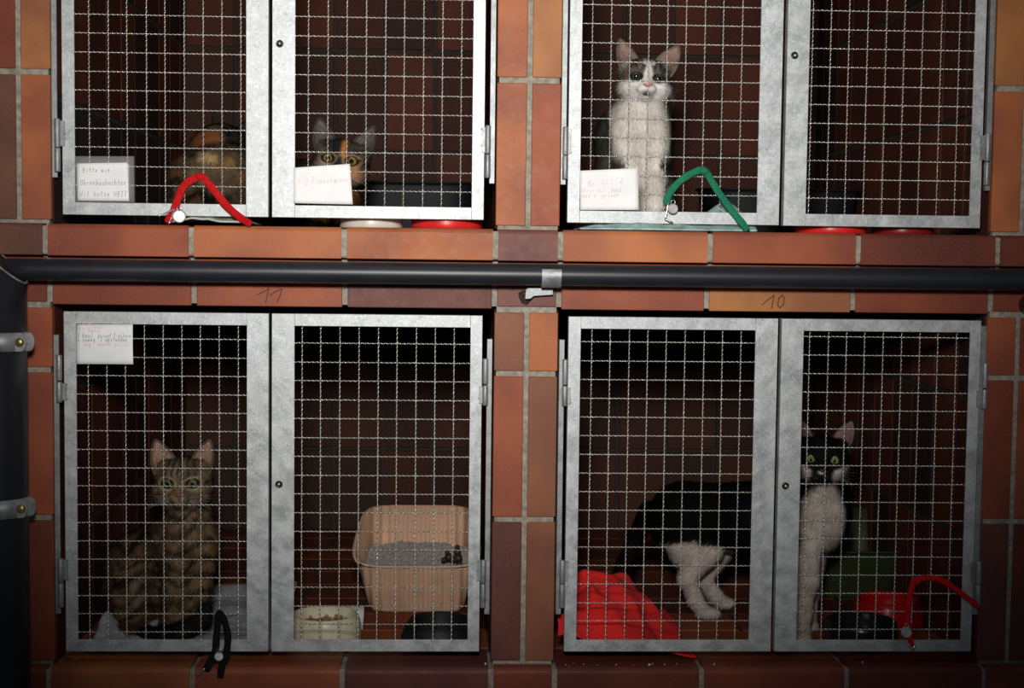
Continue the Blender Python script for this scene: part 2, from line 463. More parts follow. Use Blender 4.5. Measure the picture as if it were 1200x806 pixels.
# ------------------------------------------------------------------ wire gates
def crimped(length, amp=0.0012, per=0.0077, rad=0.00100, seg=6, phase=0.0):
    k = ('wire', round(length, 4), phase)
    if k in _cache: return _cache[k]
    n = int(length/per*seg); pts = []; V = []; F = []; sides = 5
    for i in range(n+1):
        t = i/n*length; ph = 2*math.pi*t/per + phase
        pts.append((t, amp*math.cos(ph), amp*0.55*math.sin(ph)))
    P = np.array(pts); T = np.gradient(P, axis=0); T /= np.linalg.norm(T, axis=1, keepdims=True)
    A = np.tile(np.array([0., -1., 0.]), (n+1, 1)); A -= T*(A*T).sum(1, keepdims=True); A /= np.linalg.norm(A, axis=1, keepdims=True)
    B = np.cross(T, A)
    th = 2*np.pi*np.arange(sides)/sides
    V = (P[:, None] + rad*(np.cos(th)[None, :, None]*A[:, None] + np.sin(th)[None, :, None]*B[:, None])).reshape(-1, 3)
    i = np.arange(n)[:, None]*sides; kk = np.arange(sides)[None]; k2 = (kk+1) % sides
    F = np.stack([i+kk, i+k2, i+sides+k2, i+sides+kk], -1).reshape(-1, 4)
    me = np_mesh('wire', V, F); me.materials.append(M_WIRE); _cache[k] = me
    return me

def gate(label, x0, x1, z0, z1, wl, wr, xw, pitch, zw, knob_z=None, hinge_side=-1, hinges=(), tilt=0.0):
    """x0..x1, z0..z1 outline; wl/wr stile widths; xw first upright wire; zw one horizontal wire"""
    root = empty('cage_door', ((x0+x1)/2, 0.010, z0)); tag(root, label, 'cage door', 'galvanised wire mesh cage doors')
    y0 = 0.008
    def L(name, a, b, c, d, side):
        # L profile: face plate plus a return flange at the outer edge
        t = 0.003
        fl = {'l': (a, a+t, y0+t*0.9, y0+0.018, c, d), 'r': (b-t, b, y0+t*0.9, y0+0.018, c, d),
              't': (a, b, y0+t*0.9, y0+0.018, d-t, d), 'b': (a, b, y0+t*0.9, y0+0.018, c, c+t)}[side]
        me = box_mesh(name, [(a, b, y0, y0+t, c, d), fl], 0.0005)
        return link_mesh(name, me, M_GALV, root)
    rw = 0.0205
    L('stile', x0, x0+wl, z0, z1, 'l'); L('stile', x1-wr, x1, z0, z1, 'r')
    L('rail', x0+wl, x1-wr, z1-rw, z1, 't'); L('rail', x0+wl, x1-wr, z0, z0+rw, 'b')
    xi0, xi1, zi0, zi1 = x0+wl, x1-wr, z0+rw, z1-rw
    yw = y0+0.0065
    mh = crimped(xi1-xi0+0.008); mv = crimped(zi1-zi0+0.008, phase=1.5)
    z = zw
    while z-pitch > zi0+0.003: z -= pitch
    i = 0
    while z < zi1-0.002:
        o = link_mesh('wire', mh, None, root, (xi0-0.004, yw+random.uniform(-0.0002, 0.0002), z+random.uniform(-0.0004, 0.0004)))
        o.rotation_euler = (0, random.uniform(-0.001, 0.001), 0); z += pitch
    x = xw
    while x-pitch > xi0+0.003: x -= pitch
    while x < xi1-0.003:
        o = link_mesh('wire', mv, None, root, (x+random.uniform(-0.0004, 0.0004), yw+0.0014, zi0-0.004))
        o.rotation_euler = (0, -math.pi/2+random.uniform(-0.0008, 0.0008), 0); x += pitch
    if knob_z is not None:
        kx = x0+0.0125
        s = lathe('lock', [(0, 0.0), (0.0062, 0.0), (0.0062, 0.0022), (0.0050, 0.0030), (0.0046, 0.0018), (0, 0.0018)], 20)
        o = link_mesh('lock', s, M_BLACKP, root, (kx, y0+0.0005, knob_z)); o.rotation_euler = (math.pi/2, 0, 0)
        s = lathe('lock_pin', [(0, 0.0062), (0.0016, 0.0056), (0.0026, 0.0042), (0.0028, 0.0015)], 16)
        o = link_mesh('lock_pin', s, M_STEEL, root, (kx, y0+0.0005, knob_z)); o.rotation_euler = (math.pi/2, 0, 0)
    hx = x0-0.0055 if hinge_side < 0 else x1+0.0055
    for za, zb in hinges:
        me = tube('hinge', [(hx, -0.0012, za), (hx, -0.0012, za+0.0015), (hx, -0.0012, zb-0.0015), (hx, -0.0012, zb)], [0.0042, 0.0048, 0.0048, 0.0042], 14)
        o = link_mesh('hinge', me, M_GALVD, root)
        bm = bmesh.new()   # welded leaf with lumpy bead
        xa, xb = sorted((hx, hx - hinge_side*0.010))
        bm_box(bm, xa, xb, 0.0035, 0.0085, za+0.003, zb-0.003)
        for q in range(5):
            zz = za+0.005+(zb-za-0.010)*q/4
            bmesh.ops.create_icosphere(bm, subdivisions=1, radius=0.0026, matrix=Matrix.Translation((hx-hinge_side*(0.0085+random.uniform(-0.001, 0.001)), 0.0065, zz)))
        link_mesh('weld', bm_mesh('weld', bm), M_GALVD, o)
    return root

def hinge_post(label, x, z0, z1, knuckles, side):
    a, b = x-0.0045, x+0.0045
    root = link_mesh('hinge_post', box_mesh('hinge_post', [(a, b, 0.004, 0.007, z0, z1), (min(x-side*-0.0045, x-side*-0.0015), max(x-side*-0.0045, x-side*-0.0015), 0.007, 0.030, z0, z1)], 0.0006), M_GALVD)
    tag(root, label, 'hinge post', 'galvanised hinge posts')
    for hx, za, zb in knuckles:
        me = tube('knuckle', [(hx, -0.0012, za), (hx, -0.0012, za+0.0015), (hx, -0.0012, zb-0.0015), (hx, -0.0012, zb)], [0.0042, 0.0048, 0.0048, 0.0042], 14)
        link_mesh('knuckle', me, M_GALVD, root)

P_ = 0.0316
DZ0, DZ1 = 0.0195, 0.5940
UZ0, UZ1 = 0.7545, 1.3300
# lower hinges: at the top the post knuckle sits above, at the foot below
lo_door = [(0.4640, 0.4780+0.0), (0.1370, 0.1570)]
loT, loB = (0.4430, 0.4770), (0.1400, 0.1800)
loTp, loBp = (0.4790, 0.5220), (0.0980, 0.1390)
upT, upTp = (0.8640, 0.9110), (0.8240, 0.8630)
XA0, XA1, XB0, XB1 = -0.7710, -0.4318, -0.4268, -0.0740
XC0, XC1, XD0, XD1 = 0.0715, 0.4288, 0.4352, 0.7795
gate('galvanised mesh cage door before the tabby cat, lined note in its top corner', XA0, XA1, DZ0, DZ1, 0.0205, 0.0365, -0.7330, 0.0311, 0.5492, None, -1, [loT, loB])
gate('galvanised mesh cage door before the beige litter tray', XB0, XB1, DZ0, DZ1, 0.0380, 0.0200, -0.3774, 0.0320, 0.5448, 0.3062, 1, [loT, loB])
gate('galvanised mesh cage door before the crumpled red towel', XC0, XC1, DZ0, DZ1, 0.0210, 0.0385, 0.1114, 0.0320, 0.5510, None, -1, [loT, loB])
gate('galvanised mesh cage door with red collar hanging at its lower right', XD0, XD1, DZ0, DZ1, 0.0380, 0.0190, 0.4857, 0.0317, 0.5319, 0.3076, 1, [loT, loB])
gate('galvanised mesh cage door with sleeved note and red collar', XA0, XA1-0.001, UZ0, UZ1, 0.0205, 0.0370, -0.7283, 0.0311, 1.0844, None, -1, [upT])
gate('galvanised mesh cage door with plain card before the calico cat', XB0, XB1, UZ0, UZ1, 0.0380, 0.0205, -0.3677, 0.0318, 1.0868, 1.0405, 1, [upT])
gate('galvanised mesh cage door with card and green collar before the white-chested cat', XC0-0.005, XC1-0.003, UZ0-0.0025, UZ1, 0.0210, 0.0380, 0.1058, 0.0315, 0.9899, None, -1, [upT])
gate('galvanised mesh cage door with nothing hung on it, empty dark cage behind', XD0-0.002, XD1-0.008, UZ0-0.003, UZ1, 0.0380, 0.0190, 0.4774, 0.0314, 1.1129, 1.0367, 1, [upT])
def kn(x, *zz): return [(x, a, b) for a, b in zz]
hinge_post('zinc post on left jamb of the tabby cat cage', -0.7825, 0.085, 0.555, kn(XA0-0.0055, loTp, loBp), -1)
hinge_post('zinc post on right jamb of the litter tray cage', -0.0615, 0.085, 0.555, kn(XB1+0.0055, loTp, loBp), 1)
hinge_post('zinc post on left jamb of the red towel cage', 0.0605, 0.085, 0.555, kn(XC0-0.0055, loTp, loBp), -1)
hinge_post('zinc post on right jamb beside the lower red collar', 0.7835, 0.085, 0.585, kn(XD1+0.0055, loTp, loBp), 1)
hinge_post('zinc post on jamb left of the sleeved note', -0.7825, 0.815, 1.338, kn(XA0-0.0055, upTp), -1)
hinge_post('zinc post on jamb right of the calico cat', -0.0610, 0.815, 1.338, kn(XB1+0.0055, upTp), 1)
hinge_post('zinc post on jamb left of the white-chested cat', 0.0585, 0.815, 1.338, kn(XC0-0.0105, upTp), -1)
hinge_post('zinc post on jamb right of the upper empty cage', 0.7810, 0.815, 1.338, kn(XD1-0.0025, upTp), 1)

# ------------------------------------------------------------------ pipes
pp = empty('drain_pipe', (-0.8545, -0.060, -0.30)); tag(pp, 'black plastic drain pipe, thick upright at left feeding thin horizontal run', 'pipe')
pr = 0.0420
bm = bmesh.new(); seg = 48; bot = []; top = []
for k in range(seg):
    th = 2*math.pi*k/seg; x = -0.8545+pr*math.cos(th); y = -0.060+pr*math.sin(th)
    bot.append(bm.verts.new((x, y, -0.30))); top.append(bm.verts.new((x, y, 0.6410+(-0.8125-x)*0.90)))
for k in range(seg): bm.faces.new((bot[k], bot[(k+1) % seg], top[(k+1) % seg], top[k])).smooth = True
bm.faces.new(top); bm.faces.new(bot[::-1])
link_mesh('upright_pipe', bm_mesh('upright_pipe', bm), M_PIPE, pp)
for p in D.objects['upright_pipe'].data.polygons: p.use_smooth = len(p.vertices) == 4
rim = [(-0.8545+(pr+0.0002)*math.cos(t), -0.060+(pr+0.0002)*math.sin(t), 0.6415+(-0.8125-(-0.8545+pr*math.cos(t)))*0.90) for t in np.linspace(0, 2*math.pi, 60)]
link_mesh('mitre_seam', tube('mitre_seam', rim, 0.0016, 6, caps=False), M_RIM, pp)
link_mesh('horizontal_pipe', tube('horizontal_pipe', [(x, -0.043, 0.6634+(x+0.8)*0.0010) for x in np.linspace(-0.90, 1.25, 24)], 0.0178, 32), M_PIPE, pp)

def pipe_clamp(z, label, tilt):
    root = empty('pipe_clamp', (-0.8545, -0.060, z)); tag(root, label, 'pipe clamp', 'zinc pipe clamps on the upright pipe')
    root.rotation_euler = (0, tilt, 0)
    ri, ro, h = pr+0.0004, pr+0.0026, 0.0150
    bm = bmesh.new(); rings = []
    for k in range(49):
        th = -math.pi*k/48*2 ; c, s = math.cos(th), math.sin(th)
        rings.append([bm.verts.new((r*c, r*s, zz)) for r, zz in ((ri, -h), (ro, -h), (ro+0.0006, 0), (ro, h), (ri, h))])
    for a, b in zip(rings[:-1], rings[1:]):
        for j in range(5): bm.faces.new((a[j], a[(j+1) % 5], b[(j+1) % 5], b[j]))
    o = D.objects.new('band', bm_mesh('band', bm, True)); C.objects.link(o); o.parent = root; o.data.materials.append(M_GALVD)
    def ear(x0, x1, y0):
        bm = bmesh.new(); n = 10; pr_ = [(x0, -h), (x1-0.007, -h)]
        for k in range(n+1):
            t = -math.pi/2+math.pi*k/n; pr_.append((x1-0.007+0.007*math.cos(t), h*math.sin(t)*0.98))
        pr_ += [(x1-0.007, h), (x0, h)]
        f = [bm.verts.new((x, y0, z_)) for x, z_ in pr_]; b = [bm.verts.new((x, y0+0.0022, z_)) for x, z_ in pr_]
        bm.faces.new(f); bm.faces.new(b[::-1])
        for k in range(len(f)): bm.faces.new((f[k], b[k], b[(k+1) % len(f)], f[(k+1) % len(f)]))
        bmesh.ops.remove_doubles(bm, verts=bm.verts[:], dist=1e-6)
        return bm_mesh('ear_plate', bm)
    for x0, x1, y0 in ((0.024, 0.050, -0.030), (0.036, 0.0585, -0.0130)):
        o = D.objects.new('ear_plate', ear(x0, x1, y0)); C.objects.link(o); o.parent = root; o.data.materials.append(M_GALVD)
    o = D.objects.new('screw', lathe('screw', [(0, 0.0052), (0.004, 0.0048), (0.0068, 0.003), (0.0072, 0.0), (0.0025, -0.001), (0.0025, -0.022), (0, -0.022)], 20)); C.objects.link(o)
    o.parent = root; o.location = (0.0405, -0.030, 0); o.rotation_euler = (math.pi/2, 0, 0); o.data.materials.append(M_BRASS)
pipe_clamp(0.5480, 'zinc clamp with brass screw on upright pipe beside the lined note', 0.0)
pipe_clamp(0.2790, 'lower zinc clamp on upright pipe beside the tabby cat cage', -0.03)

br = empty('pipe_bracket', (0.03, 0.0, 0.64)); tag(br, 'zinc bracket strap holding the horizontal pipe at the centre pillar', 'bracket')
strap = [( -0.043 + 0.0192*math.cos(t), 0.6640+0.0192*math.sin(t)) for t in np.linspace(math.radians(152), math.radians(292), 20)]
bm = bmesh.new(); A = []
for y, z in strap:
    yo, zo = (y+0.043)*1.09-0.043, (z-0.664)*1.09+0.664
    A.append([bm.verts.new(p) for p in ((0.0210, y, z), (0.0530, y, z), (0.0530, yo, zo), (0.0210, yo, zo))])
for a, b in zip(A[:-1], A[1:]):
    for j in range(4): bm.faces.new((a[j], a[(j+1) % 4], b[(j+1) % 4], b[j]))
bm.faces.new(A[0]); bm.faces.new(A[-1][::-1])
link_mesh('strap', bm_mesh('strap', bm, False), M_GALVD, br)
def plate(name, poly, y0, y1, mat, parent, bevel=0.0):
    bm = bmesh.new(); f = [bm.verts.new((x, y0, z)) for x, z in poly]; b = [bm.verts.new((x, y1, z)) for x, z in poly]
    bm.faces.new(f); bm.faces.new(b[::-1])
    for k in range(len(f)): bm.faces.new((f[k], b[k], b[(k+1) % len(f)], f[(k+1) % len(f)]))
    if bevel: bmesh.ops.bevel(bm, geom=bm.edges[:], offset=bevel, segments=1, affect='EDGES')
    return link_mesh(name, bm_mesh(name, bm), mat, parent)
def pxz(pts, y): return [(at(u, v, y)[0], at(u, v, y)[2]) for u, v in pts]
plate('arm', pxz([(616, 339), (619, 336.8), (648, 337.5), (648, 345.5), (625, 346), (622, 350), (615, 350.5)], -0.014), -0.018, -0.006, M_GALVD, br, 0.0008)
plate('hole_patch', pxz([(607, 343), (613, 340), (622, 342), (628, 347), (622, 353), (617, 358), (611, 355), (608, 349)], 0), -0.0008, 0.004, M_RUST, br)
br2 = empty('pipe_end_cap', (0.82, 0.0, 0.62)); tag(br2, 'dark round stub under the pipe at the right edge', 'pipe stub')
o = link_mesh('stub', lathe('stub', [(0, 0.030), (0.010, 0.029), (0.016, 0.026), (0.0185, 0.018), (0.0185, 0.0), (0, 0.0)], 28), M_BLACKP, br2, (at(1206, 357, 0)[0], -0.001, at(1206, 357, 0)[2])); o.rotation_euler = (math.pi/2, 0, 0)

# ------------------------------------------------------------------ handwriting
GL = {'a': [[(.8,.6),(.4,.62),(.15,.3),(.4,0),(.8,.25)],[(.8,.6),(.8,.1),(.95,0)]], 'b': [[(.2,1.2),(.2,0),(.6,0),(.8,.3),(.55,.6),(.2,.45)]],
 'c': [[(.8,.5),(.5,.62),(.2,.3),(.45,0),(.8,.1)]], 'd': [[(.8,.5),(.4,.6),(.15,.3),(.4,0),(.8,.2)],[(.85,1.2),(.8,0)]],
 'e': [[(.2,.3),(.8,.38),(.55,.62),(.2,.4),(.35,0),(.85,.1)]], 'f': [[(.8,1.1),(.5,1.15),(.45,0),(.4,-.3)],[(.2,.6),(.75,.6)]],
 'g': [[(.8,.55),(.4,.62),(.2,.3),(.5,.05),(.8,.4)],[(.8,.6),(.75,-.4),(.3,-.35)]], 'h': [[(.2,1.2),(.2,0)],[(.2,.4),(.5,.62),(.75,.4),(.75,0)]],
 'i': [[(.5,.6),(.5,0)],[(.5,.85),(.52,.9)]], 'l': [[(.5,1.2),(.45,.1),(.6,0)]], 'k': [[(.2,1.2),(.2,0)],[(.75,.6),(.22,.3),(.8,0)]],
 'm': [[(.1,.6),(.1,0)],[(.1,.45),(.3,.62),(.45,.4),(.45,0)],[(.45,.45),(.7,.62),(.85,.4),(.85,0)]], 'n': [[(.2,.6),(.2,0)],[(.2,.4),(.5,.62),(.75,.4),(.75,0)]],
 'o': [[(.5,.62),(.2,.4),(.25,.05),(.6,0),(.8,.35),(.5,.62)]], 'p': [[(.2,.6),(.15,-.45)],[(.2,.5),(.55,.62),(.75,.3),(.45,0),(.2,.1)]],
 'r': [[(.25,.6),(.25,0)],[(.25,.4),(.5,.6),(.75,.58)]], 's': [[(.75,.55),(.4,.6),(.35,.35),(.7,.25),(.6,0),(.2,.05)]], 't': [[(.5,1.05),(.45,.1),(.7,0)],[(.2,.65),(.8,.65)]],
 'u': [[(.2,.6),(.2,.15),(.45,0),(.75,.2),(.75,.6)],[(.75,.2),(.85,0)]], 'v': [[(.2,.6),(.45,0),(.75,.6)]], 'w': [[(.1,.6),(.25,0),(.45,.45),(.65,0),(.85,.6)]],
 'z': [[(.2,.6),(.75,.6),(.2,0),(.8,0)]], 'B': [[(.2,1.1),(.2,0),(.6,0),(.8,.25),(.6,.55),(.2,.58)],[(.2,1.1),(.55,1.1),(.7,.85),(.55,.58)]],
 'O': [[(.5,1.1),(.15,.7),(.2,.15),(.6,0),(.9,.45),(.8,.95),(.5,1.1)]], 'H': [[(.15,1.1),(.15,0)],[(.8,1.1),(.8,0)],[(.15,.55),(.8,.55)]], 'A': [[(.1,0),(.5,1.1),(.85,0)],[(.25,.4),(.75,.4)]],
 'Z': [[(.15,1.1),(.85,1.1),(.15,0),(.9,0)],[(.25,.55),(.75,.55)]], 'N': [[(.15,0),(.15,1.1),(.8,0),(.8,1.1)]], 'S': [[(.8,1.0),(.4,1.1),(.2,.8),(.75,.4),(.6,0),(.15,.1)]],
 '0': [[(.5,1.1),(.2,.7),(.25,.1),(.6,0),(.8,.5),(.5,1.1)]], '1': [[(.2,.75),(.55,1.1),(.5,0)]], '2': [[(.2,.9),(.5,1.1),(.75,.8),(.15,0),(.85,.02)]],
 '3': [[(.2,1.05),(.7,1.05),(.45,.62),(.75,.4),(.55,0),(.15,.08)]], '5': [[(.75,1.1),(.3,1.1),(.25,.6),(.65,.6),(.7,.2),(.2,0)]], '7': [[(.2,1.1),(.8,1.1),(.4,0)]], '.': [[(.4,0),(.45,.05)]], ',': [[(.5,.1),(.4,-.15)]]}
def strokes_mesh(name, strokes, r):
    V = []; F = []
    for s in strokes:
        for a, b in zip(s[:-1], s[1:]):
            a = np.array(a); b = np.array(b); d = b-a; L = np.linalg.norm(d)
            if L < 1e-7: continue
            d /= L; n = np.array([-d[2], 0, d[0]]); n /= (np.linalg.norm(n)+1e-9)
            i = len(V); y = np.array([0, 0.0002, 0]); e = d*r*0.6
            for q in (a-n*r-e, b-n*r+e, b+n*r+e, a+n*r-e): V.append(q-y)
            for q in (a-n*r-e, b-n*r+e, b+n*r+e, a+n*r-e): V.append(q+y)
            F += [(i, i+1, i+2, i+3), (i+7, i+6, i+5, i+4), (i, i+4, i+5, i+1), (i+2, i+6, i+7, i+3), (i+1, i+5, i+6, i+2), (i+3, i+7, i+4, i)]
    return np_mesh(name, np.array(V), np.array(F), False)
def text_strokes(txt, x, z, h, adv, slant=0.15, drop=0.0):
    out = []
    for i, ch in enumerate(txt):
        if ch == ' ': continue
        j = random.uniform(-0.06, 0.06)
        for s in GL.get(ch, GL['n']):
            out.append([(x+(i+px*0.85+pz*slant)*adv, (z + drop*i + (pz+j)*h)) for px, pz in s])
    return out
def card(label, quad, lines, group, curl=0.0, sleeve=None):
    """quad: px corners TL TR BR BL on the gate's face; lines: (text, fx, fz, size_px, advance_px, ink)"""
    y = 0.0035
    tl, tr, brc, bl = [at(u, v, y) for u, v in quad]
    nu, nv = 14, 10; P = np.zeros((nu, nv, 3))
    for i in range(nu):
        for j in range(nv):
            u, v = i/(nu-1), j/(nv-1)
            p = (tl*(1-u)+tr*u)*(1-v) + (bl*(1-u)+brc*u)*v
            p[1] = y - curl*(math.sin(v*math.pi*1.0)*0.3 + u*u*v)*0.02 - 0.0006*math.sin(u*5+v*3)
            P[i, j] = p
    root = link_mesh('note_card', sheet('note_card', P, 0.0004), M_PAPER); tag(root, label, 'card', group)
    for ink in ('b', 'r'):
        st = []
        for (t, fx, fz, hpx, apx, ik) in lines:
            if ik != ink: continue
            for s in text_strokes(t, 0, 0, hpx/ max(1, 1), apx):
                q = []
                for (sx, sz) in s:
                    u = fx + sx/abs(quad[1][0]-quad[0][0]); v = fz - sz/abs(quad[3][1]-quad[0][1])
                    p = (tl*(1-u)+tr*u)*(1-v) + (bl*(1-u)+brc*u)*v
                    p[1] = y - curl*(math.sin(v*math.pi)*0.3 + u*u*v)*0.02 - 0.0006*math.sin(u*5+v*3) - 0.00035
                    q.append(p)
                st.append(q)
        if st: link_mesh('handwriting', strokes_mesh('handwriting', st, 0.00030), M_INKB if ink == 'b' else M_INKR, root)
    if sleeve:
        tl, tr, brc, bl = [at(u, v, y+0.001) for u, v in sleeve]
        P = np.zeros((8, 6, 3))
        for i in range(8):
            for j in range(6):
                u, v = i/7, j/5; p = (tl*(1-u)+tr*u)*(1-v) + (bl*(1-u)+brc*u)*v; p[1] = y+0.0022; P[i, j] = p
        t = NT('clear_sleeve'); t.set(Base_Color=(0.75, 0.72, 0.72), Roughness=0.25, Alpha=0.16); t.b.inputs['Specular IOR Level'].default_value = 0.6
        o = link_mesh('plastic_sleeve', sheet('plastic_sleeve', P, 0.0003), t.m, root); o['label'] = 'clear plastic sleeve'
    return root
G = 'handwritten cards on the cage doors'
card('white handwritten card in clear sleeve beside upper red collar', [(90, 191.5), (149, 190.5), (151.5, 235.5), (91, 235)],
     [('Bitte wie', .11, .24, 5.0, 3.6, 'b'), ('Ohrenbeobachten', .06, .58, 5.6, 3.55, 'b'), ('dit hutze HB33', .04, .88, 5.6, 3.9, 'b')], G, 0.0,
     [(87, 183), (157, 183), (157.5, 237), (87.5, 237)])
card('blank-looking white card with one faint red line, below calico cat face', [(344, 196.5), (410, 192), (413.5, 239.5), (344, 238)],
     [('1 2', .06, .50, 6.0, 4.6, 'r'), ('Zimmerm', .30, .47, 6.6, 4.4, 'r'), ('ann', .78, .43, 4.6, 3.8, 'r')], G)
card('white card with faint red writing, left of green collar', [(680, 200), (747.5, 197), (748.5, 246), (680, 246)],
     [('Nr', .12, .42, 7, 5, 'r'), ('227', .36, .36, 5, 4.6, 'r'), ('2.', .68, .34, 5, 5, 'r'), ('Ohren auf. Hand', .02, .56, 5, 3.1, 'r'), ('und d. privat', .03, .68, 4.6, 3.3, 'r')], G)
card('curled white card with red and grey handwriting, top corner above tabby', [(90, 380), (155.5, 380), (157, 426.5), (90, 426.5)],
     [('37 Zimmer', .03, .10, 4.5, 3.6, 'r'), ('17 Sand', .03, .20, 4.5, 3.6, 'r'), ('5 Hausl. privat 1 allein', .02, .33, 4.6, 2.6, 'b'), ('u beweg. 2 abstunden', .02, .43, 4.6, 2.9, 'b'), ('1 mog. abends privat', .03, .54, 4.6, 3.0, 'r')], G, 0.25)
# numbers pencilled on the lintel tiles
def pencil(strokes, label):
    st = [[at(u, v, -0.0012) for u, v in s] for s in strokes]
    o = link_mesh('pencil_number', strokes_mesh('pencil_number', st, 0.00075), M_PENCIL, wall); o['label'] = label
pencil([[(301, 345.5), (307, 342.5), (315, 338.5), (313, 346), (311.5, 355)], [(316.5, 346), (323, 341.5), (330.5, 338.5), (328, 346), (325, 354)]], 'pencilled number 11')
pencil([[(893, 357), (899, 352), (907, 346), (905.5, 354), (904, 361.5)], [(917, 345.5), (912.5, 350), (911.5, 358), (914, 360.5), (918, 357), (919, 349), (916.5, 345.5)]], 'pencilled number 10')

# ------------------------------------------------------------------ collars hung in the mesh
def collar(label, path_px, ys, col, width, knot, disc, tip, bell=None):
    mat = simple(label.split()[0]+'_webbing', col, 0.75, 0, 0.25, 500, 0.3, 0.12)
    P3 = [at(u, v, y) for (u, v), y in zip(path_px, ys)]
    root = empty('cat_collar', tuple(P3[0])); tag(root, label, 'collar', 'cat collars hung on the cage doors')
    pts = smooth_path(P3, 8)
    n = len(pts); w = [width*0.5*(0.96+0.05*math.sin(i*0.7)) for i in range(n)]
    w[0] *= 0.6; w[-1] *= 0.7
    V = []; F = []
    for i, p in enumerate(pts):
        t = pts[min(i+1, n-1)]-pts[max(i-1, 0)]; t = t/np.linalg.norm(t)
        a = np.cross(t, [0, -1, 0]); a /= np.linalg.norm(a)+1e-9; b = np.cross(t, a)
        for ca, cb in ((-1, -.5), (-.7, -1), (.7, -1), (1, -.5), (1, .5), (.7, 1), (-.7, 1), (-1, .5)):
            V.append(p + a*ca*w[i] + b*cb*0.0016)
    for i in range(n-1):
        for k in range(8):
            k2 = (k+1) % 8; F.append((i*8+k, i*8+k2, i*8+8+k2, i*8+8+k))
    me = D.meshes.new('strap'); me.from_pydata([tuple(v) for v in V], [], F+[tuple(range(8))[::-1], tuple((n-1)*8+k for k in range(8))])
    me.polygons.foreach_set('use_smooth', [True]*len(me.polygons)); link_mesh('strap', me, mat, root)
    kp = at(*knot[:2], knot[2])          # the fold over the wire, as a small stitched loop
    bm = bmesh.new(); bmesh.ops.create_uvsphere(bm, u_segments=16, v_segments=10, radius=1.0, matrix=Matrix.Translation(kp) @ Matrix.Rotation(knot[5], 4, 'Y') @ Matrix.Diagonal((knot[3], 0.0042, knot[4], 1)))
    for v in bm.verts: v.co += Vector((0.0006, 0.0006, 0.0006))*math.sin(v.co.x*2500)*math.cos(v.co.z*2100)
    link_mesh('keeper', bm_mesh('keeper', bm, True), mat, root)
    dp = at(disc[0], disc[1], disc[2])
    o = link_mesh('name_disc', lathe('name_disc', [(0, 0.0008), (disc[3]*0.85, 0.0008), (disc[3]*0.93, 0.0014), (disc[3], 0.0006), (disc[3], -0.0006), (0, -0.0006)], 28, False), M_DISC, root, tuple(dp))
    o.rotation_euler = (math.pi/2-0.15, 0, 0.15)
    ring = [dp + np.array([0.0035*math.cos(t), -0.0005, disc[3]+0.002+0.0035*math.sin(t)]) for t in np.linspace(0, 2*math.pi, 18)]
    link_mesh('split_ring', tube('split_ring', ring, 0.0006, 6, caps=False), M_STEEL, root)
    tp = [at(u, v, y) for u, v, y in tip]
    link_mesh('buckle', tube('buckle', smooth_path(tp, 4), 0.0016, 6), M_STEEL, root)
    return root
collar('red fabric cat collar with silver disc, hung below the tortoiseshell cat', [(196, 261), (203, 248), (209, 232), (216, 217), (229, 208.5), (238, 208), (250, 222), (263, 238), (279, 253), (294, 263)],
       [-0.026, -0.012, -0.004, -0.003, -0.003, -0.002, -0.003, -0.006, -0.014, -0.030], (0.50, 0.007, 0.009), 0.0128, (234, 207, -0.003, 0.0085, 0.0055, 0.2), (210, 253.5, -0.019, 0.0108),
       [(185, 253, -0.024), (194, 250, -0.020), (204, 245, -0.014), (203, 250, -0.016), (198, 262, -0.028)])
collar('green fabric cat collar with silver disc on white-chested cat cage', [(780, 240), (785, 226), (797, 212), (811, 203), (823, 199), (829, 204), (840, 222), (855, 243), (868, 259), (876, 270)],
       [-0.003, -0.003, -0.003, -0.003, -0.002, -0.002, -0.003, -0.005, -0.014, -0.028], (0.015, 0.17, 0.09), 0.0120, (825, 200, -0.003, 0.0080, 0.0060, 0.5), (788.5, 244.5, -0.006, 0.0088),
       [(783, 237, -0.004), (781, 250, -0.004), (780, 256, -0.004), (788, 261, -0.006), (779, 256, -0.005)])
collar('black fabric cat collar with dull tag, hung below the tabby cat', [(241, 786), (246, 775), (252, 762), (254, 742), (256, 722), (258, 719), (263, 728), (267, 745), (265, 765), (260, 780), (258, 794)],
       [-0.032, -0.028, -0.016, -0.004, -0.002, -0.002, -0.003, -0.004, -0.012, -0.028, -0.032], (0.004, 0.005, 0.006), 0.0120, (256, 721, -0.003, 0.0062, 0.0072, 0.0), (256.5, 769, -0.026, 0.0075),
       [(231, 792, -0.034), (235, 788, -0.034), (240, 783, -0.034)])
collar('red fabric cat collar with silver disc, hung before the black and white cat', [(1068, 758), (1066, 740), (1064, 722), (1066, 700), (1070, 684), (1074, 679), (1086, 677), (1104, 680), (1126, 695), (1148, 712)],
       [-0.012, -0.005, -0.003, -0.003, -0.002, -0.002, -0.003, -0.003, -0.006, -0.010], (0.52, 0.007, 0.009), 0.0100, (1073, 681, -0.003, 0.0092, 0.0062, 0.2), (1062, 740.5, -0.014, 0.0095),
       [(1064, 754, -0.013), (1069, 760, -0.014), (1073, 755, -0.013)])

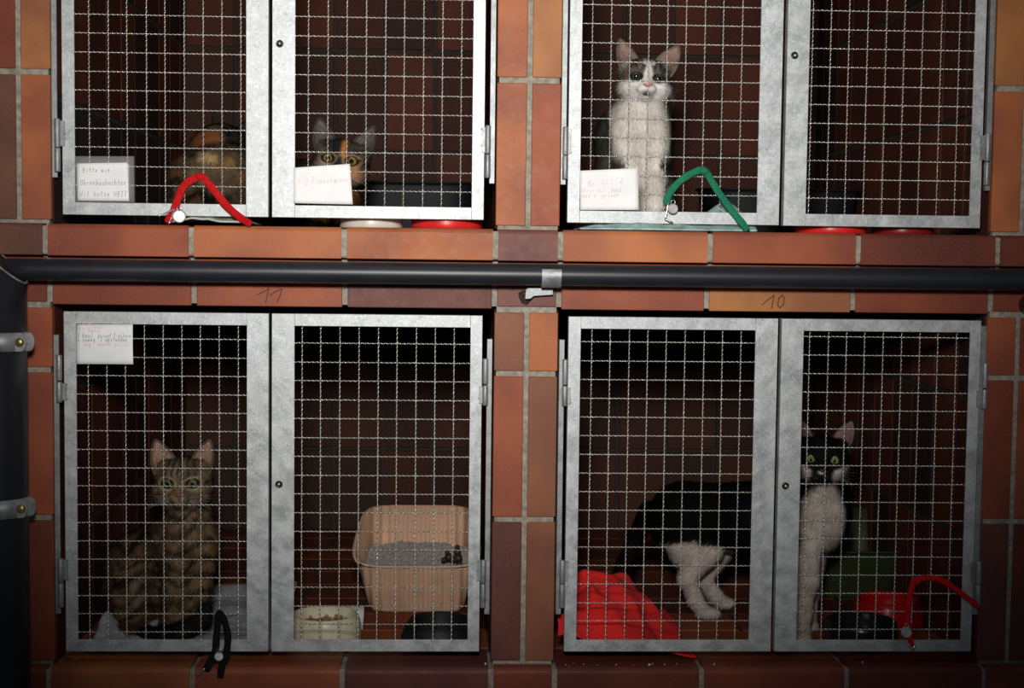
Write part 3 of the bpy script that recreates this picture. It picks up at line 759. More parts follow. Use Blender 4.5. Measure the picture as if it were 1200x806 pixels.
# ------------------------------------------------------------------ things in the cages
def cloth(name, label, x0, x1, y0, y1, zfun, mat, nu=70, nv=50, th=0.003, group=None, cat='towel'):
    P = np.zeros((nu, nv, 3))
    U, V = np.meshgrid(np.linspace(0, 1, nu), np.linspace(0, 1, nv), indexing='ij')
    P[..., 0] = x0+(x1-x0)*U; P[..., 1] = y0+(y1-y0)*V
    Q = np.stack([P[..., 0], P[..., 1], 0*U], -1)
    P[..., 0] += 0.02*(fbm(Q, 12, 3)-0.5); P[..., 1] += 0.012*(fbm(Q, 14, 9)-0.5)
    P[..., 2] = zfun(U, V, Q)
    o = link_mesh(name, sheet(name, P, th), mat); tag(o, label, cat, group); return o
M_TOW = simple('grey_white_terry', (0.42, 0.42, 0.46), 0.95, 0, 0.12, 500, 0.5)
M_TOWR = simple('red_fleece', (0.72, 0.014, 0.012), 0.95, 0, 0.1, 300, 0.5)
M_TEAL = simple('pale_teal_cotton', (0.30, 0.44, 0.42), 0.9, 0, 0.2, 60, 0.3)
M_GREYG = None
t = NT('grey_green_cloth'); n = t.noise(11, 2); t.set(Base_Color=t.ramp(n, [(0.40, (0.42, 0.44, 0.44)), (0.52, (0.22, 0.28, 0.06)), (0.62, (0.42, 0.44, 0.44))]), Roughness=0.9); M_GREYG = t.m
cloth('towel', 'grey-white towel spread under the sitting tabby cat', -0.758, -0.44, 0.064, 0.50,
      lambda U, V, Q: 0.006 + 0.016*np.abs(fbm(Q, 11, 5)-0.5)*2*sst(0, .12, V) + 0.030*np.exp(-((U-.03)/.05)**2-((V-.30)/.12)**2) + 0.010*(1-U)*0 + 0.012*sst(.75, 1, V), M_TOW, 80, 90)
def heap(U, V, Q):
    m = (1-sst(.50, 1.0, U+0.10*np.sin(V*9)))*sst(-.25, .35, V)*(1-sst(.8, 1, V))
    f = np.abs(fbm(Q+np.array([.3, 0, 0]), 9, 21, 2)-0.5)*3
    g = np.abs(np.sin(Q[..., 0]*26+Q[..., 1]*34+7*fbm(Q, 6, 4)))
    return 0.004 + m*(0.098 - 0.062*f) + m*0.016*g**2
cloth('towel', 'crumpled red fleece towel in the black and white cat cage', 0.060, 0.300, 0.026, 0.36, heap, M_TOWR, 140, 120)
cloth('cloth', 'grey and green cloth scrap under the tortoiseshell cat', -0.60, -0.46, -0.012, 0.14,
      lambda U, V, Q: Z_U + 0.003 + 0.013*np.abs(fbm(Q, 24, 31))*np.sin(np.pi*np.clip(U, 0.02, 0.98))**0.4, M_GREYG, 60, 40, cat='cloth')
cloth('cloth', 'pale teal cloth rucked under the white-chested cat', 0.085, 0.385, -0.012, 0.20,
      lambda U, V, Q: Z_U + 0.003 + 0.012*np.abs(fbm(Q, 16, 41))*sst(0, .1, U)*sst(0, .1, V) + 0.040*np.exp(-((U-.86)/.13)**2-((V-.42)/.16)**2), M_TEAL, 90, 60, cat='cloth')

def bowl(label, x, y, z, rb, rt, h, col, food=None, rough=0.35, group='cat bowls'):
    mat = simple('bowl_'+label.split()[0], col, rough, 0, 0.08, 30, 0, 0.3)
    prof = [(0, 0.0), (rb*0.96, 0.0), (rb, 0.003), (rb*0.985, h*0.35), ((rb+rt*1.02)/2, h*0.75), (rt*1.03, h*0.96), (rt, h), (rt*0.95, h*0.97), (rt*0.86, h*0.55), (rt*0.70, h*0.25), (0, h*0.22)]
    root = link_mesh('bowl', lathe('bowl', prof, 56), mat, None, (x, y, z)); tag(root, label, 'bowl', group)
    if food:
        bm = bmesh.new(); r2 = random.Random(3)
        for k in range(90):
            a, rr = r2.uniform(0, 6.28), rt*0.70*math.sqrt(r2.random())
            bmesh.ops.create_icosphere(bm, subdivisions=1, radius=r2.uniform(0.003, 0.005), matrix=Matrix.Translation((rr*math.cos(a), rr*math.sin(a), h*0.62+r2.uniform(-0.003, 0.006))))
        o = D.objects.new('cat_food', bm_mesh('cat_food', bm, True)); C.objects.link(o); o.parent = root
        o.data.materials.append(simple('cat_food', food, 0.8, 0, 0.3, 200)); tag(o, kind='stuff')
    return root
p = at(378, 752, 0.10)
bowl('beige plastic bowl of cat food on the litter tray cage floor', p[0], 0.150, Z_L, 0.066, 0.058, 0.050, (0.60, 0.55, 0.40), (0.42, 0.22, 0.12))
bowl('black plastic bowl in front of the beige litter tray', -0.142, 0.125, Z_L, 0.070, 0.054, 0.046, (0.007, 0.007, 0.009), None, 0.55)
p = at(1003, 745, 0.13)
bowl('black speckled bowl at the feet of the black and white cat', p[0]+0.01, 0.130, Z_L, 0.066, 0.060, 0.044, (0.010, 0.010, 0.014), None, 0.25)
p = at(1040, 715, 0.26)
bowl('red plastic bowl behind the black speckled one', p[0]+0.005, 0.272, Z_L, 0.068, 0.058, 0.050, (0.50, 0.008, 0.010), None, 0.25)
bowl('off-white bowl glimpsed under the calico cat door', -0.266, 0.085, Z_U, 0.054, 0.052, 0.0265, (0.62, 0.56, 0.48), None)
bowl('bright red bowl glimpsed beneath the calico cat door', -0.136, 0.085, Z_U, 0.062, 0.060, 0.0265, (0.62, 0.02, 0.02), None)
bowl('bright red bowl under the empty upper cage door', 0.535, 0.085, Z_U, 0.062, 0.060, 0.0250, (0.62, 0.02, 0.02), None)
bowl('dark red bowl, rightmost under the empty upper cage door', 0.662, 0.085, Z_U, 0.054, 0.052, 0.0235, (0.22, 0.01, 0.01), None)
# paper behind the food bowl
P = np.zeros((6, 6, 3))
for i in range(6):
    for j in range(6): P[i, j] = (-0.365+0.080*i/5, 0.215+0.05*j/5, 0.003+0.030*(j/5)**2)
tag(link_mesh('paper_sheet', sheet('paper_sheet', P, 0.0004), M_PAPER), 'white paper slip propped behind the food bowl', 'paper')

def tray(label, cx, cy, z, wb, db, wt, dt, hf, hb, col, ribs=0.0, litter=None, rough=0.5):
    """litter tray: tapered rounded box, front rim at hf rising to hb at the back"""
    seg = 96; levels = [0, 0.04, 0.5, 0.93, 1.0]
    def ring(k, f, inset=0.0, zoff=0.0):
        th = 2*math.pi*k/seg; c, s = math.cos(th), math.sin(th); e = 0.42
        w = (wb+(wt-wb)*f)/2-inset; d = (db+(dt-db)*f)/2-inset
        x = w*math.copysign(abs(c)**e, c); y = d*math.copysign(abs(s)**e, s); x *= 1-0.10*(y/d+1)*f*min(1, (hb-hf)/0.05)
        yy = (y/d+1)/2; ht = hf+(hb-hf)*math.sin(yy*math.pi/2)**1.1
        r = ribs*math.cos(x*2*math.pi/0.018) if (s < -0.2 and 0.05 < f < 0.9) else 0.0
        return (x, y-r*0.5, max(0.0, ht*f+zoff))
    bm = bmesh.new(); R = []
    for f in levels: R.append([bm.verts.new(ring(k, f)) for k in range(seg)])
    R.append([bm.verts.new(ring(k, 1.0, -0.006, -0.001)) for k in range(seg)])
    R.append([bm.verts.new(ring(k, 1.0, -0.005, 0.003)) for k in range(seg)])
    R.append([bm.verts.new(ring(k, 1.0, 0.003, 0.002)) for k in range(seg)])
    for f in (0.5, 0.12): R.append([bm.verts.new(ring(k, f, 0.003)) for k in range(seg)])
    for a, b in zip(R[:-1], R[1:]):
        for k in range(seg): bm.faces.new((a[k], a[(k+1) % seg], b[(k+1) % seg], b[k]))
    bm.faces.new(R[0][::-1]); bm.faces.new(R[-1])
    me = bm_mesh('litter_tray', bm, True)
    for q in me.polygons:
        if len(q.vertices) > 4: q.use_smooth = False
    tm = simple('tray_'+label.split()[0], col, rough, 0, 0.06, 20, 0, 0.25)
    if ribs:
        T = tm.node_tree; wv = T.nodes.new('ShaderNodeTexWave'); wv.inputs['Scale'].default_value = 17; bp = T.nodes.new('ShaderNodeBump'); bp.inputs['Distance'].default_value = 0.0035; tc = T.nodes.new('ShaderNodeTexCoord')
        T.links.new(tc.outputs['Object'], wv.inputs['Vector']); T.links.new(wv.outputs['Fac'], bp.inputs['Height']); T.links.new(bp.outputs[0], T.nodes['Principled BSDF'].inputs['Normal'])
    root = link_mesh('litter_tray', me, tm, None, (cx, cy, z)); tag(root, label, 'litter tray', 'cat litter trays')
    if litter:
        nu = 90; U, V = np.meshgrid(np.linspace(-1, 1, nu), np.linspace(-1, 1, nu), indexing='ij')
        X = U*np.sqrt(1-V*V*0.30)*(wb+wt)/4*0.985; Y = V*np.sqrt(1-U*U*0.30)*(db+dt)/4*0.985
        Q = np.stack([X, Y, 0*X], -1)
        Zz = hf*0.62 + 0.016*fbm(Q, 22, 5) + 0.006*vnoise(Q, 260, 8) + 0.004*rng.random(X.shape) + 0.028*sst(-.2, 1, V)*sst(-.6, .6, U*0+0.3)
        edge = np.maximum(abs(U), abs(V)); Zz = np.where(edge > 0.98, hf*0.45, Zz)
        m2 = NT('clay_litter'); n = m2.noise(420, 3, 0.7); m2.set(Base_Color=m2.ramp(n, [(0.3, (0.10, 0.09, 0.09)), (0.5, (0.30, 0.28, 0.27)), (0.7, (0.52, 0.50, 0.48))]), Roughness=0.95); m2.bump(n, 0.8, 0.003)
        o = D.objects.new('litter', sheet('litter', np.stack([X, Y, Zz], -1), 0.002, False)); C.objects.link(o); o.parent = root; o.data.materials.append(m2.m); tag(o, kind='stuff')
    return root
tray('beige high-backed litter tray filled with grey litter', -0.1895, 0.440, Z_L, 0.190, 0.17, 0.256, 0.235, 0.096, 0.172, (0.62, 0.38, 0.25), 0.0014, True)
M_DROP = simple('dark_droppings', (0.02, 0.014, 0.010), 0.6, 0, 0.3, 100)
bm = bmesh.new()
for (u, v, yy, r) in ((520, 656, .43, .006), (526, 653, .435, .009), (531, 656, .43, .008), (536, 647, .44, .008), (537, 654, .43, .009), (538, 661, .42, .007), (536, 641, .44, .005), (524, 647, .44, .005)):
    bmesh.ops.create_icosphere(bm, subdivisions=2, radius=r, matrix=Matrix.Translation(at(u, v, yy)))
tag(link_mesh('cat_droppings', bm_mesh('cat_droppings', bm, True), M_DROP), 'dark clump lying in the beige tray of grey litter', 'droppings')
p = at(1000, 700, 0.46)
tray('olive green litter tray behind the black and white cat', p[0]+0.01, 0.560, Z_L, 0.17, 0.18, 0.235, 0.24, 0.102, 0.150, (0.035, 0.052, 0.018), 0.0, False)
tray('black litter tray at the back of the upper left cage', -0.22, 0.90, Z_U, 0.27, 0.22, 0.31, 0.26, 0.115, 0.122, (0.008, 0.009, 0.012), 0.0, False)
tray('black litter tray at the back of the upper right cage', 0.60, 0.80, Z_U, 0.30, 0.22, 0.34, 0.26, 0.105, 0.112, (0.008, 0.009, 0.012), 0.0, False)
# crumbs scattered on the lower sill below the red towel
bm = bmesh.new()
for (u, v, r) in ((722, 777, 1.2), (761, 777, 2.2), (779, 776, 1.2), (837, 774, 1.6), (793, 773, .9), (663, 777, .9), (684, 774, .9), (672, 771, .7), (667, 782, .7), (700, 778, .7), (1011, 766, 1.6), (569, 772, 2.0), (765, 773, 1.0), (742, 779, .6)):
    q = at(u, v, -0.010 + (780-v)*0.0012)
    bmesh.ops.create_icosphere(bm, subdivisions=1, radius=r*0.0011, matrix=Matrix.Translation((q[0], q[1], 0.0008)))
tag(link_mesh('litter_crumbs', bm_mesh('litter_crumbs', bm, True), simple('pale_crumb', (0.7, 0.62, 0.55), 0.8)), 'pale litter crumbs scattered on the lower tiled sill', 'crumbs', kind='stuff')

# ------------------------------------------------------------------ cats
class Field:
    """signed distance field on a grid with smooth unions; polygonised with surface nets"""
    def __init__(s, lo, hi, h):
        s.lo = np.array(lo, float); s.h = h
        s.n = np.ceil((np.array(hi)-s.lo)/h).astype(int)+1
        s.a = np.full(s.n, 0.2, np.float32)
    def _sub(s, lo, hi):
        i0 = np.maximum(np.floor((np.array(lo)-s.lo)/s.h).astype(int), 0); i1 = np.minimum(np.ceil((np.array(hi)-s.lo)/s.h).astype(int)+1, s.n)
        if (i1 <= i0).any(): return None, None
        g = [s.lo[k]+s.h*np.arange(i0[k], i1[k]) for k in range(3)]
        P = np.stack(np.meshgrid(*g, indexing='ij'), -1)
        return (slice(i0[0], i1[0]), slice(i0[1], i1[1]), slice(i0[2], i1[2])), P
    def merge(s, sl, d, k, sub=False):
        a = s.a[sl]
        if sub:
            h = np.clip(0.5-0.5*(a+d)/k, 0, 1); s.a[sl] = a*(1-h)-d*h+k*h*(1-h)
        else:
            h = np.clip(0.5+0.5*(a-d)/k, 0, 1); s.a[sl] = a*(1-h)+d*h-k*h*(1-h)
    def ell(s, c, r, R=None, k=0.015, sub=False):
        c = np.array(c, float); r = np.array(r, float); m = r.max()+k+2*s.h
        sl, P = s._sub(c-m, c+m)
        if sl is None: return
        q = P-c
        if R is not None: q = q @ R
        k0 = np.linalg.norm(q/r, axis=-1); k1 = np.linalg.norm(q/(r*r), axis=-1)+1e-9
        s.merge(sl, k0*(k0-1)/k1, k, sub)
    def cap(s, a, b, ra, rb, k=0.015):
        a = np.array(a, float); b = np.array(b, float); m = max(ra, rb)+k+2*s.h
        sl, P = s._sub(np.minimum(a, b)-m, np.maximum(a, b)+m)
        if sl is None: return
        ab = b-a; t = np.clip(((P-a)@ab)/(ab@ab+1e-12), 0, 1)
        d = np.linalg.norm(P-a-t[..., None]*ab, axis=-1)-(ra+(rb-ra)*t)
        s.merge(sl, d, k)
    def chain(s, pts, rad, k=0.012):
        for i in range(len(pts)-1): s.cap(pts[i], pts[i+1], rad[i], rad[i+1], k)
    def mesh(s):
        a = s.a; pos = a > 0
        n = a.shape; cnt = np.zeros([x-1 for x in n], np.float32); acc = np.zeros([x-1 for x in n]+[3], np.float32)
        corner = [(i, j, k) for i in (0, 1) for j in (0, 1) for k in (0, 1)]
        def sub(arr, c): return arr[c[0]:n[0]-1+c[0], c[1]:n[1]-1+c[1], c[2]:n[2]-1+c[2]]
        tot = sum(sub(pos, c).astype(np.int8) for c in corner)
        act = (tot > 0) & (tot < 8)
        I = np.argwhere(act)
        vals = np.stack([a[I[:, 0]+c[0], I[:, 1]+c[1], I[:, 2]+c[2]] for c in corner], 1)
        cp = np.array(corner, float); cnt = np.zeros(len(I)); acc = np.zeros((len(I), 3))
        for x in range(8):
            for y in range(x+1, 8):
                if np.abs(cp[x]-cp[y]).sum() != 1: continue
                va, vb = vals[:, x], vals[:, y]; m = (va > 0) != (vb > 0)
                t = np.where(m, va/(va-vb+1e-12*(va == vb)), 0)
                acc += np.where(m[:, None], cp[x]+(cp[y]-cp[x])*t[:, None], 0); cnt += m
        V = s.lo + s.h*(I+acc/cnt[:, None])
        idx = -np.ones(act.shape, np.int64); idx[I[:, 0], I[:, 1], I[:, 2]] = np.arange(len(I))
        Fs = []
        for ax in range(3):
            u, w = (ax+1) % 3, (ax+2) % 3
            sA = [slice(1, n[q]-1) for q in range(3)]; sB = list(sA); sA[ax] = slice(0, n[ax]-1); sB[ax] = slice(1, n[ax])
            ch = np.argwhere(pos[tuple(sA)] != pos[tuple(sB)])
            if not len(ch): continue
            off = np.ones(3, int); off[ax] = 0; e = ch+off
            up = pos[e[:, 0], e[:, 1], e[:, 2]]
            def id_(du, dw):
                q = e.copy(); q[:, u] -= du; q[:, w] -= dw; return idx[q[:, 0], q[:, 1], q[:, 2]]
            quad = np.stack([id_(1, 1), id_(0, 1), id_(0, 0), id_(1, 0)], 1)
            quad[up] = quad[up][:, ::-1]
            Fs.append(quad)
        return V, np.concatenate(Fs)

def vert_normals(V, F):
    n = np.cross(V[F[:, 2]]-V[F[:, 0]], V[F[:, 3]]-V[F[:, 1]]); N = np.zeros_like(V)
    for k in range(4): np.add.at(N, F[:, k], n)
    return N/(np.linalg.norm(N, axis=1, keepdims=True)+1e-12)

class Head:
    def __init__(s, c, yaw=0, pitch=0, roll=0, sc=1.0, splay=0.0, ear=1.0):
        s.c = np.array(c, float); s.s = sc; s.splay = splay; s.ear = ear
        M = Matrix.Rotation(yaw, 3, 'Z') @ Matrix.Rotation(roll, 3, 'Y') @ Matrix.Rotation(pitch, 3, 'X')
        s.M = np.array(M)
    def w(s, p): return s.c + s.s*(s.M @ np.array(p, float))
    def loc(s, P): return ((P-s.c) @ s.M)/s.s
    def build(s, f):
        E = lambda c, r, k, sub=False: f.ell(s.w(c), np.array(r)*s.s, s.M, k*s.s, sub)
        E((0, .008, .003), (.0420, .046, .0365), .01)
        E((0, -.012, .022), (.026, .022, .020), .012)
        for g in (-1, 1):
            E((g*.027, -.012, -.013), (.0235, .026, .021), .014)
            E((g*.033, .006, .020), (.015, .018, .018), .012)          # ear root
        f.cap(s.w((0, -.026, .014)), s.w((0, -.0445, -.007)), .0085*s.s, .0068*s.s, .012*s.s)
        for g in (-1, 1):
            E((g*.0080, -.0400, -.0165), (.0100, .0112, .0082), .006)
        E((0, -.0335, -.0265), (.0115, .0115, .0085), .008)
        for g in (-1, 1):                                              # almond eye openings
            R = s.M @ np.array(Matrix.Rotation(g*-0.22, 3, 'Y'))
            f.ell(s.w((g*.0212, -.037, .0058)), np.array((.0092, .0125, .0054))*s.s, R, .0012, True)
    def extras(s, root, ear_out, ear_in, iris, pupil_w, nose_col, tips=0.074, ns=1.0):
        # eyes
        for g in (-1, 1):
            nu, nv = 28, 20; V = []; Cc = []; F = []
            for j in range(nv+1):
                ph = math.pi*j/nv
                for i in range(nu):
                    th = 2*math.pi*i/nu
                    d = np.array([math.sin(ph)*math.cos(th), -math.cos(ph), math.sin(ph)*math.sin(th)])
                    V.append(d*.0108*s.s); V[-1] = s.M @ V[-1]
                    ang = math.sin(ph); xx, zz = d[0]-g*0.05, d[2]
                    r = math.hypot(xx, zz)
                    if d[1] > 0: c = (.02, .015, .01)
                    elif (xx/pupil_w)**2+(zz/0.40)**2 < 1: c = (.004, .004, .004)
                    elif r < 0.74:
                        q = 0.75+0.35*r; c = tuple(x*q for x in iris)
                    else: c = (.03, .02, .015)
                    Cc.append(c)
            for j in range(nv):
                for i in range(nu): F.append((j*nu+i, j*nu+(i+1) % nu, (j+1)*nu+(i+1) % nu, (j+1)*nu+i))
            o = link_mesh('eye', np_mesh('eye', V, F, True, np.array(Cc)), M_EYE, root, tuple(s.w((g*.0206, -.0262, .0058))))
        # nose pad
        o = link_mesh('nose', lathe('nose', [(0, -0.0030), (0.0026, -.0022), (0.0048, -0.0002), (0.0056, .0016), (0.0046, 0.0030), (0.002, .0036), (0, .0038)], 18, True, s.s*1.25*ns, s.s*1.0*ns), simple('nose_leather', nose_col, 0.45, 0, 0.1, 200), root, tuple(s.w((0, -.0505, -.0105))))
        o.rotation_euler = (0.30, 0, 0)
        # ears: thin curved shells, open to the front
        for g in (-1, 1):
            nu, nv = 15, 16; P = np.zeros((nu, nv, 3))
            for i in range(nu):
                for j in range(nv):
                    u = -1+2*i/(nu-1); v = j/(nv-1)*0.985
                    hw = .0215*(1-v**1.7)**0.72*(1+0.10*math.sin(v*3))*s.ear
                    H = .056*s.ear
                    x = u*hw + v*.006; z = v*H - 0.006*(1-v)*(1-u*u)*0
                    y = .0115*(1-u*u)*(1-0.75*v) - .006*u*(1-v) + .004*v
                    P[i, j] = (g*x, y, z)
            base = np.array([g*.0275, .000, .0215]); tw = Matrix.Rotation(g*(0.30+s.splay), 3, 'Y') @ Matrix.Rotation(g*-0.30, 3, 'Z') @ Matrix.Rotation(0.06, 3, 'X')
            W = P @ np.array(tw).T + base
            if g < 0: W = W[::-1]
            Wd = s.c + s.s*(W @ s.M.T)
            th = .0016*s.s
            me = sheet('ear', Wd, th)
            n = len(me.vertices)//2; Pl = np.concatenate([P.reshape(-1, 3), P.reshape(-1, 3)])
            uu = np.linspace(-1, 1, nu)[:, None]*np.ones((1, nv)); vv = np.ones((nu, 1))*np.linspace(0, 1, nv)[None]
            co = np.zeros(len(me.vertices)*3, np.float32); me.vertices.foreach_get('co', co); co = co.reshape(-1, 3)
            front = (co[:n]-co[n:]) @ s.M @ np.array([0, -1, 0]) > 0
            edge = (np.abs(uu)**3 + vv**5 > 0.62).ravel()
            fr = np.median(front) > 0.5
            inner = np.array(ear_in)*(0.55+0.6*rng.random(n))[:, None]*(0.65+0.6*vv.ravel())[:, None]; outer = np.array(ear_out)*(0.7+0.6*rng.random(n))[:, None]
            inner[edge] = outer[edge]*1.15
            cols = np.concatenate([inner, outer] if fr else [outer, inner])
            a = me.color_attributes.new('Col', 'FLOAT_COLOR', 'POINT'); cc = np.ones((len(cols), 4), np.float32); cc[:, :3] = cols; a.data.foreach_set('color', cc.ravel())
            for v_ in (0,): pass
            me.transform(Matrix.Identity(4)); link_mesh('ear', me, M_FUR, root)
        # whiskers
        for g in (-1, 1):
            for q in range(6):
                a = s.w((g*.016, -.046, -.015-0.0016*q)); e1 = s.w((g*(.040+.002*q), -.052, -.012-.004*q)); e2 = s.w((g*(.064-.002*q), -.040, -.012-.007*q))
                pts = smooth_path([a, e1, e2], 5)
                link_mesh('whisker', tube('whisker', pts, [0.00022*s.s*(1-0.8*i/(len(pts)-1)) for i in range(len(pts))], 3), M_WHISK, root)
M_WHISK = simple('whisker', (0.75, 0.72, 0.68), 0.5)
t = NT('eye_ball'); a_ = t.node('ShaderNodeAttribute', attribute_name='Col'); t.set(Base_Color=a_.outputs['Color'], Roughness=0.08); t.b.inputs['Specular IOR Level'].default_value = 0.5; M_EYE = t.m

def make_cat(label, anchor, lo, hi, build, color, heads, h=0.0024, fur_n=50000, fur_len=0.012, flow=None, seed=1, lenfun=None):
    root = empty('cat', tuple(anchor)); tag(root, label, 'cat')
    f = Field(lo, hi, h); build(f)
    V, F = f.mesh()
    N = vert_normals(V, F)
    V = V + N*((fbm(V, 160, seed)-0.5)*0.0022)[:, None]
    col = color(V, N)
    link_mesh('body', np_mesh('body', V, F, True, col), M_FUR, root)
    # fur: short curved strands as slim blades laid along the coat
    r = np.random.default_rng(seed)
    e1 = V[F[:, 1]]-V[F[:, 0]]; e2 = V[F[:, 3]]-V[F[:, 0]]; A = np.linalg.norm(np.cross(e1, e2), axis=1)
    fi = r.choice(len(F), fur_n, p=A/A.sum()); a = r.random(fur_n)[:, None]; b = r.random(fur_n)[:, None]
    p = V[F[fi, 0]]*(1-a)*(1-b)+V[F[fi, 1]]*a*(1-b)+V[F[fi, 2]]*a*b+V[F[fi, 3]]*(1-a)*b
    n = N[F[fi, 0]]
    L = np.full(fur_n, fur_len); fl = flow(p) if flow is not None else np.tile(np.array([0, .15, -1.0]), (fur_n, 1))
    keep = np.ones(fur_n, bool)
    for H in heads:
        q = H.loc(p); d = np.linalg.norm(q-np.array([0, .0, .0]), axis=1); inh = 1-sst(.050, .075, d)
        out = (q-np.array([0, -.060, -.006])); out /= np.linalg.norm(out, axis=1, keepdims=True)
        fl = fl*(1-inh)[:, None] + (out @ H.M.T)*inh[:, None]
        near = np.linalg.norm(q-np.array([0, -.046, -.008]), axis=1)
        L = L*(1-inh) + inh*(0.0022+0.0075*sst(.015, .075, near))
        for g in (-1, 1):
            keep &= np.linalg.norm((q-np.array([g*.0212, -.034, .006]))/np.array([.0125, .016, .0098]), axis=1) > 1
        keep &= near > .007
        keep &= np.linalg.norm((q-np.array([0, -.046, -.0255]))/np.array([1.3, 1.6, 1]), axis=1) > .0045
    if lenfun is not None: L = L*lenfun(p)
    p, n, fl, L, c0 = p[keep], n[keep], fl[keep], L[keep], None
    m = len(p)
    fl = fl - n*(fl*n).sum(1, keepdims=True); fl /= np.linalg.norm(fl, axis=1, keepdims=True)+1e-9
    d = fl + n*(0.22+0.18*r.random(m))[:, None] + r.normal(0, 0.20, (m, 3)); d /= np.linalg.norm(d, axis=1, keepdims=True)
    side = np.cross(d, n); side /= np.linalg.norm(side, axis=1, keepdims=True)+1e-9
    L = (L*(0.7+0.6*r.random(m)))[:, None]; w = 0.00042*(0.8+0.5*r.random(m))[:, None]
    base = p-n*0.0006; mid = base+d*L*0.55; tip = base+d*L-n*L*0.10
    FV = np.stack([base-side*w, base+side*w, mid+side*w*0.75, mid-side*w*0.75, tip+side*w*0.12, tip-side*w*0.12], 1).reshape(-1, 3)
    i = np.arange(m)[:, None]*6
    FF = np.concatenate([i+np.array([[0, 1, 2, 3]]), i+np.array([[3, 2, 4, 5]])])
    cc = color(p, n)*(0.70+0.65*r.random(m))[:, None]
    me = np_mesh('fur', FV, FF, True, np.repeat(cc, 6, axis=0))
    me.normals_split_custom_set_from_vertices(np.repeat(n*0.9+d*0.25, 6, axis=0).tolist())
    o = link_mesh('fur', me, M_HAIR, root); tag(o, kind='stuff')
    return root

def mixc(c, k, new): return c*(1-k[:, None]) + np.array(new)*k[:, None]

# ---- tabby, sitting, face to the camera -------------------------------------------
HA = Head(at(214.5, 566, 0.200), 0.03, 0.05, 0.0, 1.03, -0.06, 1.08)
A = lambda u, v, y: at(u, v, y)
def build_a(f):
    HA.build(f)
    f.cap(HA.w((0, .020, -.010)), A(222, 632, .235), .042, .046, .03)
    f.ell(A(224, 640, .225), (.047, .048, .062), None, .03)                       # chest
    f.cap(A(205, 640, .255), A(168, 668, .300), .058, .066, .03)                  # back
    f.cap(A(168, 665, .30), A(158, 700, .290), .064, .064, .03)                   # hips
    f.ell(A(158, 702, .245), (.048, .060, .052), None, .02)                       # near haunch
    f.ell(A(200, 705, .295), (.045, .055, .05), None, .02)
    f.chain([A(236, 655, .205), A(232, 690, .200), A(222, 722, .190), A(216, 741, .176)], [.027, .021, .0145, .0135], .012)
    f.chain([A(207, 660, .200), A(205, 695, .193), A(200, 725, .186), A(196, 742, .172)], [.026, .020, .0145, .0135], .012)
    f.ell(A(215, 744, .165), (.0155, .021, .0105), None, .008); f.ell(A(194, 745, .160), (.0155, .021, .0105), None, .008)
    f.chain([A(150, 735, .215), A(170, 742, .165)], [.017, .0135], .012)          # hind foot
    f.chain([A(142, 730, .34), A(122, 733, .26), A(140, 744, .190), A(175, 747, .148), A(212, 741, .134), (A(236, 727, .140)), A(243, 712, .150)], [.020, .018, .017, .0165, .016, .014, .009], .006)
tail_a = [A(175, 747, .148), A(212, 741, .134), A(236, 727, .140), A(243, 712, .150)]
def seg_dist(P, pts):
    d = np.full(len(P), 9.0)
    for a, b in zip(pts[:-1], pts[1:]):
        ab = b-a; t = np.clip(((P-a)@ab)/(ab@ab), 0, 1); d = np.minimum(d, np.linalg.norm(P-a-t[:, None]*ab, axis=1))
    return d
def face_tabby(q, c, light, dark, rust, strength=1.0):
    ax = np.abs(q[:, 0]); z = q[:, 2]; y = q[:, 1]
    fr = (y < 0.012)
    nn = fbm(q, 150, 77)
    # forehead stripes
    st = sst(.35, .8, np.sin((ax+.002*np.sin(z*200))*2*np.pi/.0105+0.4)*.5+.5)*sst(.012, .022, z)*(1-sst(.020, .027, ax))
    c = mixc(c, st*0.8*strength, dark)
    # cheek lines running back from the eyes
    for z0, sl in ((.004, .15), (-.010, -.25)):
        ln = np.exp(-((z-(z0+sl*(ax-.03)))/.0026)**2)*sst(.028, .036, ax); c = mixc(c, ln*0.8*strength, dark)
    # pale spectacles
    e = np.sqrt(((ax-.0212)/.0118)**2+((z-.006)/.0080)**2)
    sp = np.exp(-((e-1.28)/.16)**2)*(y < -.012); c = mixc(c, sp*0.75, light)
    rim = sst(1.16, .98, e)*(y < -.012); c = mixc(c, rim*0.95, (.012, .010, .008))
    # inner-corner streak and muzzle
    sk = np.exp(-((ax-.0105)/.0026)**2)*sst(-.012, -.004, z)*(1-sst(.004, .010, z))*(y < -.02); c = mixc(c, sk*0.8*strength, rust)
    mz = np.exp(-(((ax-.004)/.0110)**2+((z+.024)/.0085)**2))*(y < -.024); c = mixc(c, np.clip(mz*1.1, 0, 1)*0.75, tuple(min(.8, x*1.15) for x in light))
    br = np.exp(-(ax/.0055)**2)*sst(-.014, -.006, z)*sst(.020, .008, z)*(y < -.025); c = mixc(c, br*.35, (.12, .055, .03))
    wp = sst(.4, .8, np.sin((z+ax*.3)*2*np.pi/.0042)*.5+.5)*np.exp(-((ax-.014)/.006)**2-((z+.016)/.006)**2); c = mixc(c, wp*.5, dark)
    ml = np.exp(-(ax/.0010)**2)*sst(-.010, -.014, z)*sst(-.026, -.022, z)*(y < -.035); c = mixc(c, ml*0.8, dark)
    ml = np.exp(-((z+.0235+ax*.25)/.0010)**2)*(ax < .014)*(y < -.030); c = mixc(c, ml*0.75, dark)
    return c
